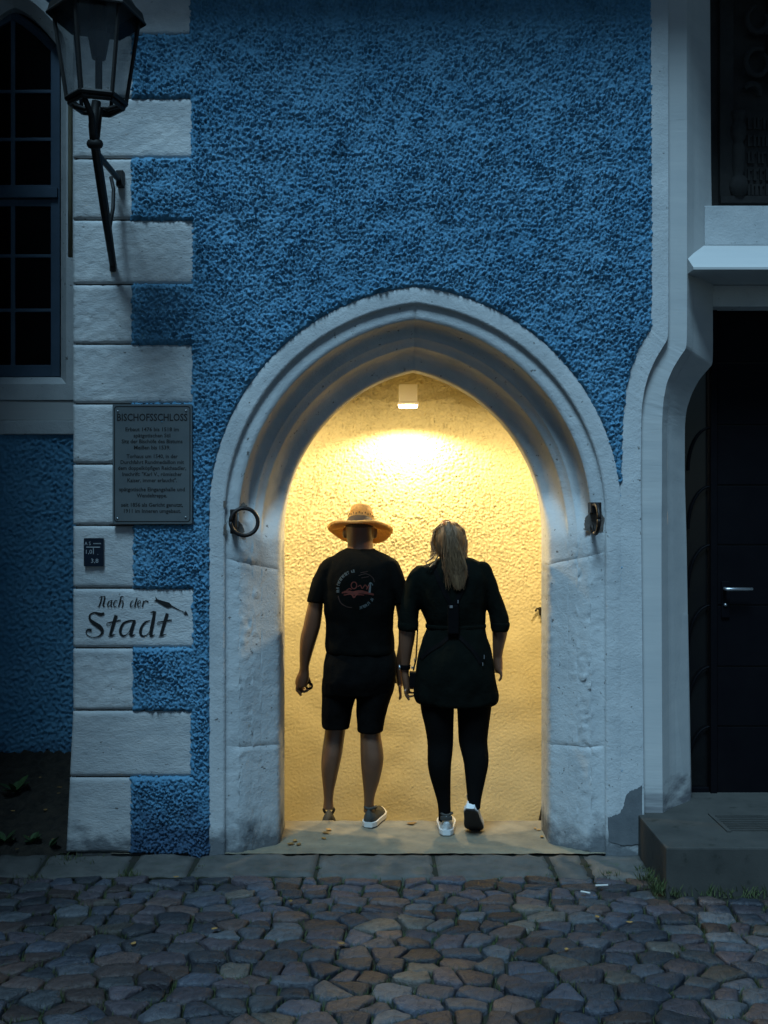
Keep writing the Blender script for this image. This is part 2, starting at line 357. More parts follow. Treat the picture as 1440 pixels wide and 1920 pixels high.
# ---- corner stones
def stone_block(name, x0l, x0r, x1, z0, z1, mat, parent, seed, relief, front=0.0, thick=0.05, sp=0.014):
    """front sheet with relief, edges rounded; x0l/x0r: left edge at bottom/top"""
    nx = max(4, int((x1 - x0l) / sp)); nz = max(4, int((z1 - z0) / sp))
    u = np.linspace(0, 1, nx); w = np.linspace(0, 1, nz); Wg, U = np.meshgrid(w, u, indexing='ij')
    xl = x0l + (x0r - x0l) * Wg; XX = xl + (x1 - xl) * U; ZZ = z0 + (z1 - z0) * Wg
    hh = (fnoise(XX.shape, sp, 0.03, 0.12, seed) * 0.6 + fnoise(XX.shape, sp, 0.02, 0.05, seed + 50) * 0.4) * relief
    e = np.minimum(np.minimum((XX - xl), (x1 - XX)), np.minimum(ZZ - z0, z1 - ZZ))
    YY = YW + front - hh + 0.006 * np.clip(1 - e / 0.008, 0, 1) ** 2
    # border ring pushed back to close the block
    XX = np.pad(XX, 1, mode='edge'); ZZ = np.pad(ZZ, 1, mode='edge'); YY = np.pad(YY, 1, mode='edge')
    YY[0, :] = YY[-1, :] = YW + thick; YY[:, 0] = YY[:, -1] = YW + thick
    return grid_obj(name, np.stack([XX, YY, ZZ], -1), mat, parent, smooth=True)
rel = [2.2, 2, 2.2, 2.6, 2.4, 3.6, 3.0, 2.6, 2.2, 2.0, 1.1, 3.4, 0.7, 0.9]
for i, (y0, y1, xr) in enumerate(qrows):
    g = 1.6
    stone_block('quoin_stone', wx(qleft(y1)), wx(qleft(y0)), wx(xr) + (0.016 if xr > 300 else 0.012), wz(y1 - g), wz(y0 + g), M['quoin'], gate, 100 + i, rel[i] * 0.0009, 0.0, 0.3 if False else 0.06)
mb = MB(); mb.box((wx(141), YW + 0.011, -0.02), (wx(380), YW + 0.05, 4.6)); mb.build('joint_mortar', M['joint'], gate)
mb = MB()   # return face of the corner
mb.add([(wx(137.5), YW + 0.05, 5.6), (wx(137.5), YW + 1.3, 5.6), (wx(137.5), YW + 1.3, wz(1325)), (wx(137.5), YW + 0.05, wz(1325)), (wx(124.6), YW + 1.3, -0.3), (wx(124.6), YW + 0.05, -0.3)],
       [(0, 1, 2, 3), (3, 2, 4, 5)]); mb.build('corner_return', M['quoin'], gate)

# ---- arch surround swept profile
T = [0.0, 0.02, 0.10, 0.19, 0.225, 0.232, 0.24, 0.30, 0.37, 0.425, 0.432, 0.437, 0.445, 0.46, 0.49, 0.53, 0.57, 0.60, 0.617, 0.625, 0.64, 0.68, 0.72, 0.735, 0.74, 0.745, 0.76, 0.79, 0.84, 0.90, 0.955, 0.975, 1.0, 1.0, 1.0, 1.0]
D1 = [0.0, -0.003, -0.003, -0.003, -0.002, 0.012, 0.018, 0.018, 0.019, 0.021, 0.026, 0.04, 0.07, 0.10, 0.125, 0.138, 0.142, 0.141, 0.138, 0.142, 0.150, 0.160, 0.168, 0.172, 0.185, 0.205, 0.235, 0.262, 0.282, 0.29, 0.292, 0.294, 0.30, 0.34, 0.38, 0.42]
D2 = [0.0, -0.003, -0.003, -0.003, -0.002, 0.012, 0.018, 0.018, 0.018, 0.019, 0.019, 0.020, 0.021, 0.023, 0.028, 0.036, 0.046, 0.054, 0.058, 0.060, 0.064, 0.074, 0.085, 0.089, 0.091, 0.092, 0.096, 0.104, 0.117, 0.132, 0.147, 0.156, 0.175, 0.26, 0.34, 0.42]
nJ, nA = 110, 110
rings = []
for ti, t in enumerate(T):
    rings.append(np.array(arch_side(t, nJ, nA)))
R_ = np.array(rings)                           # (nt, np, 2)
w1 = smst(R_[:, :, 1], 1.58, 1.86)
D = np.array(D1)[:, None] * w1 + np.array(D2)[:, None] * (1 - w1)
def arch_piece(name, side, i0, i1, seed, rough):
    """one stone of the surround: path indices i0..i1"""
    Rr = R_[:, i0:i1 + 1]; Dd = D[:, i0:i1 + 1].copy()
    L = Rr.shape[1]
    nn = fnoise((64, L + 8), 0.016, 0.04, 0.16, seed)[:len(T), :L] * 0.5 + fnoise((64, L + 8), 0.016, 0.02, 0.06, seed + 9)[:len(T), :L] * 0.5
    chip = np.exp(-((np.array(T)[:, None] - 0.52) / 0.17) ** 2) * (Rr[:, :, 1] < 1.62) * np.clip(fnoise((64, L + 8), 0.02, 0.1, 0.6, seed + 3)[:len(T), :L] + 0.1, 0, 2)
    Dd += nn * rough * (0.5 + 1.4 * chip) * (np.array(T)[:, None] > 0.03) + chip * 0.0022 * np.clip(nn, -1, 1)
    edge = np.minimum(np.arange(L), np.arange(L)[::-1])[None, :]
    Dd += np.where(edge == 0, 0.006, 0) * (np.array(T)[:, None] > 0.24) * (np.array(T)[:, None] < 0.99)
    x = ACX + side * (-Rr[:, :, 0]) if side > 0 else ACX + Rr[:, :, 0]
    x = x + nn * rough * 0.5 * side * (np.array(T)[:, None] > 0.9)
    V = np.stack([x, YW + Dd, Rr[:, :, 1]], -1)
    if side > 0: V = V[::-1]
    return grid_obj(name, V, M['stone'], arch, smooth=True)
arch = empty('arch_surround', (0, 0, 0)); arch.parent = gate; arch.location = (0, 0, 0)
zj = R_[0, :, 1]
def zi(z): return int(np.argmin(np.abs(zj[:nJ] - z)))
for side, (za, zb) in ((-1, (0.56, 1.53)), (1, (0.55, 1.56))):
    arch_piece('jamb_stone', side, 0, zi(za), 20 + side, 0.0016)
    arch_piece('jamb_stone', side, zi(za), zi(zb), 30 + side, 0.0022)
    arch_piece('arch_stone', side, zi(zb), nJ + nA - 1, 40 + side, 0.0013)
# inner face of the front wall round the opening (passage side)
half = R_[-1]; outl = [(ACX + x, z) for x, z in half] + [(ACX - x, z) for x, z in half[::-1][1:]]
V = []; Fc = []
for i, (x, z) in enumerate(outl):
    s = i / (len(outl) - 1)
    if z < 1.64: ox, oz = (-1.42 if x < ACX else 1.50), z
    else:
        a = math.atan2(z - 1.64, x - ACX); r = min((1.34 if x > ACX else 1.60) / max(1e-6, abs(math.cos(a))), 1.2 / max(1e-6, math.sin(a)))
        ox, oz = ACX + r * math.cos(a), 1.64 + r * math.sin(a)
    if i and z >= 1.64 and False: pass
    V += [(x, YW + 0.42, z), (ox, YW + 0.42, oz)]
    if i: Fc.append((2 * i - 2, 2 * i - 1, 2 * i + 1, 2 * i))
mk('inner_front_wall', V, Fc, M['cream'], gate)

# ---- passage behind the arch
YB = YBW = 6.90
spb = 0.007
xs = np.arange(-0.98, 1.40, spb); zz = np.arange(-0.40, 2.84, spb); Z, X = np.meshgrid(zz, xs, indexing='ij')
hb = fnoise(X.shape, spb, 0.010, 0.026, 11) * 0.75 + fnoise(X.shape, spb, 0.02, 0.06, 12) * 0.35
am = 0.0075 * (0.14 + 0.78 * smst(Z, 0.9, 1.7))
V = np.stack([X, YB - hb * am - 0.0022 * fnoise(X.shape, spb, 0.35, 1.2, 13), Z], -1)
grid_obj('passage_back_wall', V, M['cream'], gate)
mb = MB()
mb.box((-1.45, YB + 0.02, -0.5), (1.52, YB + 0.2, 2.95)); mb.box((-1.45, YW + 0.42, -0.5), (-1.40, YB + 0.05, 2.9)); mb.box((1.47, YW + 0.423, -0.5), (1.52, YB + 0.05, 2.9))
mb.build('passage_side_walls', M['cream'], gate)
mb = MB(); mb.box((-1.45, YW + 0.425, 2.82), (1.52, YB + 0.1, 2.9)); mb.build('passage_ceiling', M['cream'], gate)
xs = np.arange(-1.4, 1.49, 0.02); ys = np.concatenate([np.arange(YW + 0.0, 5.895, 0.02), [5.897, 5.904, 5.908, 5.909], np.arange(5.93, 6.21, 0.04), [6.22, 6.226, 6.227], np.arange(6.26, YB + 0.04, 0.04)])
Yg, Xg = np.meshgrid(ys, xs, indexing='ij')
Zf = np.where(Yg > 6.2265, -0.34, np.where(Yg > 5.9085, -0.17, np.where(Yg > 5.9, -0.006, 0.0))) + 0.0012 * fnoise(Xg.shape, 0.02, 0.06, 0.5, 21)
fl = grid_obj('passage_floor', np.stack([Xg, Yg, Zf], -1), M['concrete']); tag(fl, kind='structure')

# ---- portal frame right of the arch
portal = empty('portal_frame', (0, 0, 0)); portal.parent = gate
PXC = 2.30
def ring_pts(ring, d, n=10):
    out = []
    for (a, b) in zip(ring[:-1], ring[1:]):
        for k in range(n): out.append((a[0] + (b[0] - a[0]) * k / n, a[1] + (b[1] - a[1]) * k / n))
    out.append(ring[-1]); out = np.array(out)
    # smooth the polyline a little
    o = out.copy()
    for _ in range(6): o[1:-1] = 0.25 * o[:-2] + 0.5 * o[1:-1] + 0.25 * o[2:]
    keep = smst(np.arange(len(o)), 0, 1)
    Y = YW + d
    return np.stack([(o[:, 0] - 720) * Y / F, np.full(len(o), Y), CAMH - (o[:, 1] - 960) * Y / F], -1)
def mixring(a, b, s): return [(p[0] + (q[0] - p[0]) * s, p[1] + (q[1] - p[1]) * s) for p, q in zip(a, b)]
def portal_strip(name, specs, mat):
    g = np.array([ring_pts(r, d) for r, d in specs])
    nn = fnoise((64, g.shape[1] + 8), 0.03, 0.12, 0.6, len(name))[:g.shape[0], :g.shape[1]] * 0.0004
    g[:, :, 1] += nn
    o = grid_obj(name, g, mat, portal, smooth=False)
    gm = g.copy(); gm[:, :, 0] = 2 * PXC - gm[:, :, 0]
    grid_obj(name, gm[::-1], mat, portal, smooth=False)
sh = lambda r, k: [(x + k, y) for x, y in r]
portal_strip('outer_band', [(sh(PA, -5), 0.03), (sh(PA, -3), 0.004), (PA, -0.001), (mixring(PA, PB, .5), -0.001), (PB, -0.001), (sh(PB, 1.0), 0.004), (sh(PB, 1.0), 0.045)], M['stone'])
portal_strip('tooled_band', [(sh(PB, -1), 0.034), (mixring(PB, PC, .5), 0.032), (PC, 0.030), (sh(PC, 0.8), 0.034), (PD, 0.105)], M['tooled'])
hol = [(PD, 0.103)] + [(mixring(PD, PE, s), 0.110 + 0.165 * (1 - math.cos(s * math.pi / 2)) ** 0.6) for s in (0.12, 0.3, 0.5, 0.7, 0.85)] + [(PE, 0.275), (PE, 0.32), (PE, 0.46)]
portal_strip('hollow_moulding', hol, M['tooled'])
xl0 = wx(1294); xr0 = 2 * PXC - xl0
mb = MB()   # sloped sill with soffit
zb, zt = CAMH + 455 / 370.0, CAMH + 500 / 353.0
prof = [(-0.055, zb + 0.012), (-0.055, zb), (0.32, zb), (0.32, zt), (0.20, zt)]
mb.prism([(xl0, YW + d, z) for d, z in prof], (xr0 - xl0, 0, 0)); mb.build('sloped_sill', M['tooled'], portal)
mb = MB(); mb.box((wx(1333) + 0.03, YW + 0.20, zt + 0.001), (2 * PXC - wx(1333) - 0.03, YW + 0.5, CAMH + 575 / 353.0), 0.004); mb.build('niche_ledge', M['stone'], portal)
mb = MB(); mb.box((wx(1333) + 0.02, YW + 0.30, 2.862), (2 * PXC - wx(1333) - 0.02, YW + 0.52, zb - 0.002), 0.004); mb.build('door_lintel', M['stone'], portal)
zl = CAMH + 574 / 353.0
mb = MB(); mb.box((wx(1300), YW + 0.40, zl - 0.1), (2 * PXC - wx(1300), YW + 0.5, 5.0)); mb.build('niche_back', M['relief'], portal)
for sg in (0, 1):
    v = [Wp(1251.5, 1152, 0.108), Wp(1287, 1152, 0.262), Wp(1257, 1080, 0.175), Wp(1255, 1612, 0.110), Wp(1297, 1612, 0.262), Wp(1290, 1152, 0.34), Wp(1299, 1612, 0.34)]
    if sg: v = [Vector((2 * PXC - p.x, p.y, p.z)) for p in v]
    mk('broach_stop', v, [(0, 1, 2), (0, 3, 4, 1), (1, 4, 6, 5), (0, 2, 3), (2, 1, 5)], M['tooled'], portal)
# bare patch at the foot of the frame
poly = [(1141, 1578), (1141, 1533), (1150, 1530), (1163, 1525), (1170, 1512), (1172, 1497), (1180, 1484), (1192, 1479), (1205, 1474), (1205, 1581), (1170, 1586)]
pp = [];
for (a, b) in zip(poly, poly[1:] + poly[:1]):
    for k in range(5):
        s = k / 5; pp.append((a[0] + (b[0] - a[0]) * s + random.uniform(-1.3, 1.3), a[1] + (b[1] - a[1]) * s + random.uniform(-1.3, 1.3)))
MB().prism([Wp(x, y, -0.0055) for x, y in pp], (0, 0.006, 0)).build('bare_render_patch', M['expose'], gate)

# ---- overhang added out of view to shade the top of the facade
mb = MB(); mb.box((wx(136) - 0.3, YW - 0.58, 5.02), (6.6, YW + 1.2, 5.2)); mb.build('added_shade_eaves', M['buff'], gate)

# ------------------------------------------------------------------ door
DY = YW + 0.42
door = empty('entrance_door', (PXC, DY, 0.2), 'dark panelled entrance door with steel lever handle inside the moulded portal', 'door')
def D_(px, py, dy=0.0): return P(px, py, DY + dy)
dx0 = D_(1345, 0).x; dx1 = 2 * PXC - dx0 - 0.1
ys = [575, 680, 797, 910, 1022, 1135, 1250, 1362, 1489]
for a, b in zip(ys[:-1], ys[1:]):
    MB().box((dx0, DY, D_(0, b - 1.3).z), (dx1, DY + 0.04, D_(0, a + 1.3).z), 0.003).build('door_panel', M['door'], door)
MB().box((dx0, DY + 0.012, 0.16), (dx1, DY + 0.05, 2.9)).build('door_core', M['ink'], door)
MB().box((D_(1331, 0).x, DY - 0.02, 0.17), (dx0 - 0.006, DY + 0.05, 2.9), 0.004).build('door_frame', M['door'], door)
sx0 = D_(1270, 0).x; sx1 = D_(1331, 0).x - 0.004
MB().box((sx0, DY + 0.03, 0.17), (sx1, DY + 0.05, 2.9)).build('sidelight_glass', M['doorglass'], door)
MB().box((sx0, DY + 0.0, 0.17), (sx1, DY + 0.03, 0.225), 0.003).build('sidelight_rail', M['door'], door)
for y in (802, 912, 1022, 1135, 1250, 1362):
    pts = []
    for k in range(9):
        a = k / 8 * math.pi / 2
        pts.append(D_(1333 - 40 * (1 - math.cos(a)) * 0 - 42 * math.sin(a) ** 1.0, y + 80 * (1 - math.cos(a)), 0.012))
    MB().tube(pts, 0.006, 6).build('sidelight_bar', M['door'], door)
hd = MB().box(D_(1353, 1090, -0.012), D_(1367, 1158, 0.0), 0.004).build('handle_plate', M['door'], door)
lv = MB(); lv.tube([D_(1359, 1104, -0.01), D_(1359, 1104, -0.055), D_(1364, 1105, -0.062), D_(1375, 1105, -0.062), D_(1411, 1105, -0.062)], [0.010, 0.010, 0.010, 0.0105, 0.0095], 10)
lv.build('lever', M['steel'], hd, True)
MB().tube([D_(1360, 1134, -0.02), D_(1360, 1134, 0.0)], 0.009, 12).build('lock_cylinder', M['steel'], hd, True)

# ------------------------------------------------------------------ relief panel in the niche
RY = YW + 0.40
rp = empty('relief_panel', (1.75, RY, 3.4), 'blackened stone coat of arms relief with inscription in the niche above the door', 'relief')
def Rp(px, py, dy=0.0): return P(px, py, RY + dy)
MB().box(Rp(1352, 380, -0.05), Rp(1600, 372, 0)).build('base_moulding', M['relief'], rp)
MB().box(Rp(1350, -80, -0.035), Rp(1372, 372, 0), 0.006).build('side_moulding', M['relief'], rp)
MB().box(Rp(1395, 208, -0.02), Rp(1600, 372, 0), 0.004).build('inscription_tablet', M['relief'], rp)
rr = random.Random(3)
for j, y in enumerate((232, 264, 296, 328, 356)):
    mb = MB(); x = 1402
    while x < 1560:
        w = rr.choice((3, 3, 4)); hgt = 20
        mb.box(Rp(x, y + hgt / 2, -0.032), Rp(x + w, y - hgt / 2, -0.0195))
        if rr.random() < 0.55: mb.box(Rp(x + w + 0.2, y - hgt / 2 + 3, -0.03), Rp(x + w + 4, y - hgt / 2, -0.0195))
        if rr.random() < 0.35: mb.box(Rp(x + w + 0.2, y + hgt / 2, -0.03), Rp(x + w + 4, y + hgt / 2 - 3, -0.0195))
        x += w + rr.choice((4, 5, 8))
    mb.build('inscription_line', M['relief'], rp)
ba = [(10, 372), (15, 368), (18, 355), (16, 340), (9, 332), (12, 320), (12, 280), (9, 270), (14, 262), (15, 245), (10, 232), (13, 222), (13, 214)]
prof = [(r * RY / F, Rp(0, y).z) for r, y in ba]
mb = MB(); c = Rp(1384, 300, -0.03); mb.lathe(prof, 16, Matrix.Translation((c.x, c.y, 0))); mb.build('baluster', M['relief'], rp, True)
def scroll(cx, cy, r, a0, a1, k):
    pts = [Rp(cx + (r - k * i / 16) * math.cos(a0 + (a1 - a0) * i / 16), cy + (r - k * i / 16) * 1.15 * math.sin(a0 + (a1 - a0) * i / 16), -0.045) for i in range(17)]
    MB().tube(pts, [0.012 + 0.006 * math.sin(i / 16 * math.pi) for i in range(17)], 8).build('scroll', M['relief'], rp, True)
scroll(1422, 38, 24, 4.5, -0.6, 8); scroll(1420, 118, 24, 5.2, -0.9, 6); scroll(1410, 175, 16, 3.6, 6.6, 2); scroll(1465, 60, 30, 3.0, 8.2, 12); scroll(1470, 150, 28, 2.5, 7.5, 10)
poly = [(1440, -60), (1440, 110), (1452, 150), (1478, 190), (1504, 150), (1516, 110), (1516, -60)]
MB().prism([Rp(x, y, -0.03) for x, y in poly], (0, 0.03, 0)).build('shield', M['relief'], rp)

# ------------------------------------------------------------------ recessed side wing with the window
YL = 6.55
wing = empty('side_wing', (-2.2, YL, 0), 'set-back blue roughcast side wing behind the stone corner', 'building')
spw = 0.0085
xs = np.arange(-2.75, -1.52, spw); zz = np.arange(-0.1, CAMH + 146 * YL / F + 0.01, spw); Z, X = np.meshgrid(zz, xs, indexing='ij')
hh = fnoise(X.shape, spw, 0.016, 0.04, 61) * 0.5 + fnoise(X.shape, spw, 0.02, 0.07, 62) * 0.5
grid_obj('plaster', np.stack([X, YL - 0.008 - hh * 0.0080, Z], -1), M['plaster'], wing)
def Lp(px, py, d=0.0): return P(px, py, YL + d)
xa, xb = -2.75, -1.50
MB().box((xa, YL - 0.03, Lp(0, 815).z), (xb, YL + 0.02, Lp(0, 789).z), 0.006).build('lower_band', M['stone'], wing)
MB().box((xa, YL - 0.012, Lp(0, 788.5).z), (xb, YL + 0.02, Lp(0, 751).z), 0.006).build('upper_band', M['tooled'], wing)
wcx = Lp(24, 0).x; hw_out = (137 - 24) * YL / F + 0.09; hw_in = (111 - 24) * YL / F
zs_w = Lp(0, 90).z; zb_o, zb_i = Lp(0, 750.5).z, Lp(0, 706).z
def harch(hw, rise, zbot, n=14):
    L = [(-hw, zbot), (-hw, zs_w)]
    for k in range(1, n + 1):
        s = k / n; L.append((-hw * (1 - s) ** 0.9, zs_w + rise * (1 - (1 - s) ** 1.35)))
    return L
o_ = harch(hw_out, 0.42, zb_o); i_ = harch(hw_in, 0.27, zb_i)
o_ = o_ + [(-x, z) for x, z in o_[::-1][1:]]; i_ = i_ + [(-x, z) for x, z in i_[::-1][1:]]
V = []; Fc = []; n = len(o_)
for (ox, oz), (ix, iz) in zip(o_, i_):
    mx_, mz_ = ix + (0.05 if ix > 0 else -0.05 if ix < 0 else 0), iz + (0.05 if iz > zs_w else (-0.05 if iz < zs_w - 0.5 else 0))
    V += [(wcx + ox, YL - 0.02, oz), (wcx + mx_, YL - 0.02, mz_), (wcx + ix, YL + 0.035, iz), (wcx + ix, YL + 0.17, iz)]
for i in range(n):
    j = (i + 1) % n
    for k in range(3): Fc.append((4 * i + k, 4 * j + k, 4 * j + k + 1, 4 * i + k + 1))
win = mk('window', V, Fc, M['stone'], wing)
mb = MB(); mb.box((-6.5, YL, -0.1), (-2.75, YL + 0.3, 5.4)); mb.box((-2.75, YL + 0.2, 2.3), (-1.3, YL + 0.3, 5.4)); mb.box((-2.75, YL + 0.06, -0.1), (-1.3, YL + 0.3, 2.38)); mb.build('wall_core', M['plaster'], wing)
mb = MB()   # plaster over and beside the window surround
mb.box((-2.75, YL - 0.004, Lp(0, 751).z), (wcx - hw_out + 0.005, YL + 0.1, 5.4)); mb.box((wcx - hw_out, YL - 0.004, zs_w + 0.42), (-1.3, YL + 0.1, 5.4)); mb.box((wcx + hw_out - 0.004, YL - 0.004, 2.4), (-1.3, YL + 0.1, 5.4))
mb.build('upper_wall', M['plaster'], wing)
WYF = YL + 0.09
def wbar(name, x0, x1, y0, y1, par, dy=0.0, th=0.04, Y=WYF):
    a = P(x0, y1, Y); b = P(x1, y0, Y)
    return MB().box((a.x, Y + dy, a.z), (b.x, Y + dy + th, b.z), 0.004).build(name, M['wframe'], par)
fr = wbar('window_frame', 95, 112, 60, 706, win); wbar('window_frame', -64, -46, 60, 706, win)
wbar('bottom_rail', -62, 108, 684, 706, win, 0.004); wbar('transom', -62, 109, 353, 372, win, -0.02, 0.06); wbar('bottom_rail', -62, 108, 346, 353, win, 0.006); wbar('bottom_rail', -62, 108, 373, 386, win, 0.006)
for x in (23,): wbar('mullion', x - 4, x + 4, 30, 690, win, 0.008, 0.03)
for y in (170, 260, 479, 581): wbar('glazing_bar', -50, 97, y - 3.2, y + 3.2, win, 0.010, 0.025)
hb_ = MB()   # pointed head of the frame
for sgn in (-1, 1):
    hb_.tube([P(24 + sgn * 78, 92, WYF + 0.02), P(24 + sgn * 52, 66, WYF + 0.02), P(24 + sgn * 24, 44, WYF + 0.02), P(24, 30, WYF + 0.02)], 0.03, 6)
hb_.build('frame_head', M['wframe'], win)
yy = [14, 170, 260, 349, 386, 479, 581, 688]
for (a, b) in zip(yy[:-1], yy[1:]):
    if a == 349: continue
    for (x0, x1) in ((-46, 23), (23, 95)):
        p0 = P(x0, b, WYF + 0.02); p1 = P(x1, a, WYF + 0.02)
        MB().box((p0.x, WYF + 0.022, p0.z), (p1.x, WYF + 0.027, p1.z)).build('pane', M['wglass'], win)
MB().tube([P(132, 190, YW + 0.40), P(132, 482, YW + 0.40)], 0.013, 8).build('conduit', pmat('ochre_pipe', (0.22, 0.19, 0.12), (0.16, 0.14, 0.09), 10, 0.7), wing, True)

# ------------------------------------------------------------------ ground, kerb, cobbles, step, soil
g = MB().add([(-200, -200, -0.6), (200, -200, -0.6), (200, 200, -0.6), (-200, 200, -0.6)], [(0, 1, 2, 3)]).build('ground', M['ground']); tag(g, kind='structure')
KY0, KY1 = 4.985, YW + 0.0
bx = np.arange(-6, 6.01, 0.05); by = np.arange(-2.0, YW + 0.05, 0.05); Yg, Xg = np.meshgrid(by, bx, indexing='ij')
paving = grid_obj('cobble_paving', np.stack([Xg, Yg, -0.028 + 0.005 * fnoise(Xg.shape, 0.05, 0.1, 0.5, 31)], -1), M['bed']); tag(paving, kind='structure')
kerb = grid_obj('kerb_strip', np.array([[(-6, KY0 + 0.02, -0.014), (6, KY0 + 0.02, -0.014)], [(-6, YW + 0.06, -0.014), (6, YW + 0.06, -0.014)]], dtype=float), M['bed']); tag(kerb, kind='structure')
def slab_obj(name, x0, x1, y0, y1, mat, parent, seed, skew=0.0, z=0.0, jit=0.006):
    sp_ = 0.025; nx = max(3, int((x1 - x0) / sp_)); ny = max(3, int((y1 - y0) / sp_))
    u = np.linspace(0, 1, nx); v = np.linspace(0, 1, ny); Vg, U = np.meshgrid(v, u, indexing='ij')
    X = x0 + (x1 - x0) * U + skew * Vg; Y = y0 + (y1 - y0) * Vg + fnoise((16, nx + 8), sp_, 0.08, 0.5, seed)[0, :nx][None, :] * 0.010 * (1 - Vg)
    e = np.minimum(np.minimum(U, 1 - U) * (x1 - x0), np.minimum(Vg, 1 - Vg) * (y1 - y0))
    Zz = z + fnoise((ny + 8, nx + 8), sp_, 0.06, 0.4, seed + 5)[:ny, :nx] * 0.0038 - 0.008 * np.clip(1 - e / 0.02, 0, 1) ** 2
    X = np.pad(X, 1, mode='edge'); Y = np.pad(Y, 1, mode='edge'); Zz = np.pad(Zz, 1, mode='edge')
    Zz[0, :] = Zz[-1, :] = -0.06; Zz[:, 0] = Zz[:, -1] = -0.06
    return grid_obj(name, np.stack([X, Y, Zz], -1), mat, parent)
def gx(px, py): return (px - 720) * CAMH / (py - 960)
joints = [(-330, -300), (-40, 0), (60, 90), (232, 252), (350, 380), (590, 597), (820, 812), (1045, 1022), (1112, 1092), (1230, 1200)]
for i, (a, b) in enumerate(zip(joints[:-1], joints[1:])):
    x0f, x1f = gx(a[0], 1645), gx(b[0], 1645); x0b, x1b = gx(a[1], 1602), gx(b[1], 1602)
    slab_obj('slab', x0f + 0.010, x1f - 0.010, KY0 + random.uniform(-0.012, 0.04), YW - 0.005, M['kerb'], kerb, 200 + i, (x0b - x0f + x1b - x1f) / 2, random.uniform(-0.004, 0.003))
slab_obj('slab', 1.55, 2.4, KY0, YW, M['kerb'], kerb, 300)

# cobbles: clipped cells of a jittered bond
CW, CD = 0.140, 0.11
def clip(poly, nx_, ny_, c):
    out = []
    for i in range(len(poly)):
        a = poly[i]; b = poly[(i + 1) % len(poly)]
        da = a[0] * nx_ + a[1] * ny_ - c; db = b[0] * nx_ + b[1] * ny_ - c
        if da <= 0: out.append(a)
        if (da < 0) != (db < 0) and abs(da - db) > 1e-12:
            t = da / (da - db); out.append((a[0] + (b[0] - a[0]) * t, a[1] + (b[1] - a[1]) * t))
    return out
pts = []; r = 0; y = KY0 - 0.05
while y > -1.2:
    f = float(smst(np.array(KY0 - y), 0.15, 0.8)); dep = (0.084 + 0.020 * f) * random.uniform(0.95, 1.05)
    x = -5 + (r % 2) * CW * 0.5
    while x < 5:
        pts.append((x + random.uniform(-0.30, 0.30) * CW, y + random.uniform(-0.30, 0.30) * dep * (0.25 + 0.95 * f) + f * 0.03 * math.sin(x * 2.2 + 1)))
        x += CW * random.choice((0.7, 0.85, 1.0, 1.15, 1.3))
    y -= dep; r += 1
ANI = 1.40
Q = np.array(pts) * np.array([1.0, ANI]); cells = []
for i, (x, y) in enumerate(Q):
    d2 = ((Q - Q[i]) ** 2).sum(1); nb = np.argpartition(d2, 18)[:18]; nb = nb[np.argsort(d2[nb])][1:]
    poly = [(x - .22, y - .22), (x + .22, y - .22), (x + .22, y + .22), (x - .22, y + .22)]
    for j in nb:
        dx, dy = Q[j][0] - x, Q[j][1] - y; l = math.hypot(dx, dy) + 1e-9
        poly = clip(poly, dx / l, dy / l, (x + dx / 2) * dx / l + (y + dy / 2) * dy / l - random.uniform(0.0035, 0.0085))
        if len(poly) < 3: break
    if len(poly) < 3: continue
    # merge corners that nearly coincide
    pl2 = []
    for p in poly:
        if not pl2 or math.hypot(p[0] - pl2[-1][0], p[1] - pl2[-1][1]) > 0.022: pl2.append(p)
    if len(pl2) > 3 and math.hypot(pl2[0][0] - pl2[-1][0], pl2[0][1] - pl2[-1][1]) < 0.022: pl2.pop()
    if len(pl2) < 3: continue
    poly = [(a, min(b / ANI, KY0 - 0.012)) for a, b in pl2]
    cells.append((np.mean(poly, 0), poly))
def cobble_mesh(c, poly, rr):
    P2 = [(a - c[0], b - c[1]) for a, b in poly]
    # drop short edges, round the corners
    Q2 = []
    for i in range(len(P2)):
        a = P2[i]; b = P2[(i + 1) % len(P2)]
        k = 0.09
        Q2 += [(a[0] + (b[0] - a[0]) * k, a[1] + (b[1] - a[1]) * k), (a[0] + (b[0] - a[0]) * 0.5, a[1] + (b[1] - a[1]) * 0.5), (a[0] + (b[0] - a[0]) * (1 - k), a[1] + (b[1] - a[1]) * (1 - k))]
    n = len(Q2); tx, ty = rr.uniform(-0.08, 0.08), rr.uniform(-0.07, 0.07); z0 = rr.uniform(-0.008, 0.007)
    V = []; spec_ = [(1.0, -0.05), (1.0, -0.010), (0.97, -0.001), (0.88, 0.003), (0.5, 0.005)]
    sd_ = rr.random() * 50
    for s, z in spec_:
        for (a, b) in Q2:
            q = 1 + rr.uniform(-0.03, 0.03)
            aa, bb = a * s * q, b * s * q
            nzv = mnoise.noise(Vector((aa * 22 + sd_, bb * 22, sd_))) * 0.008
            V.append((aa, bb, z + z0 + aa * tx + bb * ty + (nzv if z > -0.02 else 0)))
    V.append((0, 0, 0.006 + z0 + mnoise.noise(Vector((sd_, 0, sd_))) * 0.004))
    Fc = []
    for i in range(len(spec_) - 1):
        for k in range(n):
            k2 = (k + 1) % n; Fc.append((i * n + k, i * n + k2, (i + 1) * n + k2, (i + 1) * n + k))
    m = (len(spec_) - 1) * n
    for k in range(n): Fc.append((m + k, m + (k + 1) % n, len(V) - 1))
    return V, Fc
rr = random.Random(11)
def vis(c):
    Y = c[1]
    if Y < 3.40: return False
    return abs(c[0]) < 720 * Y / F + 0.05
visible = [k for k, (c, p) in enumerate(cells) if vis(c)]
visible = set(sorted(visible, key=lambda k: cells[k][0][1])[:300])
rest = [MB() for _ in cob_cols]
wts = [22, 18, 20, 15, 8, 10, 18]
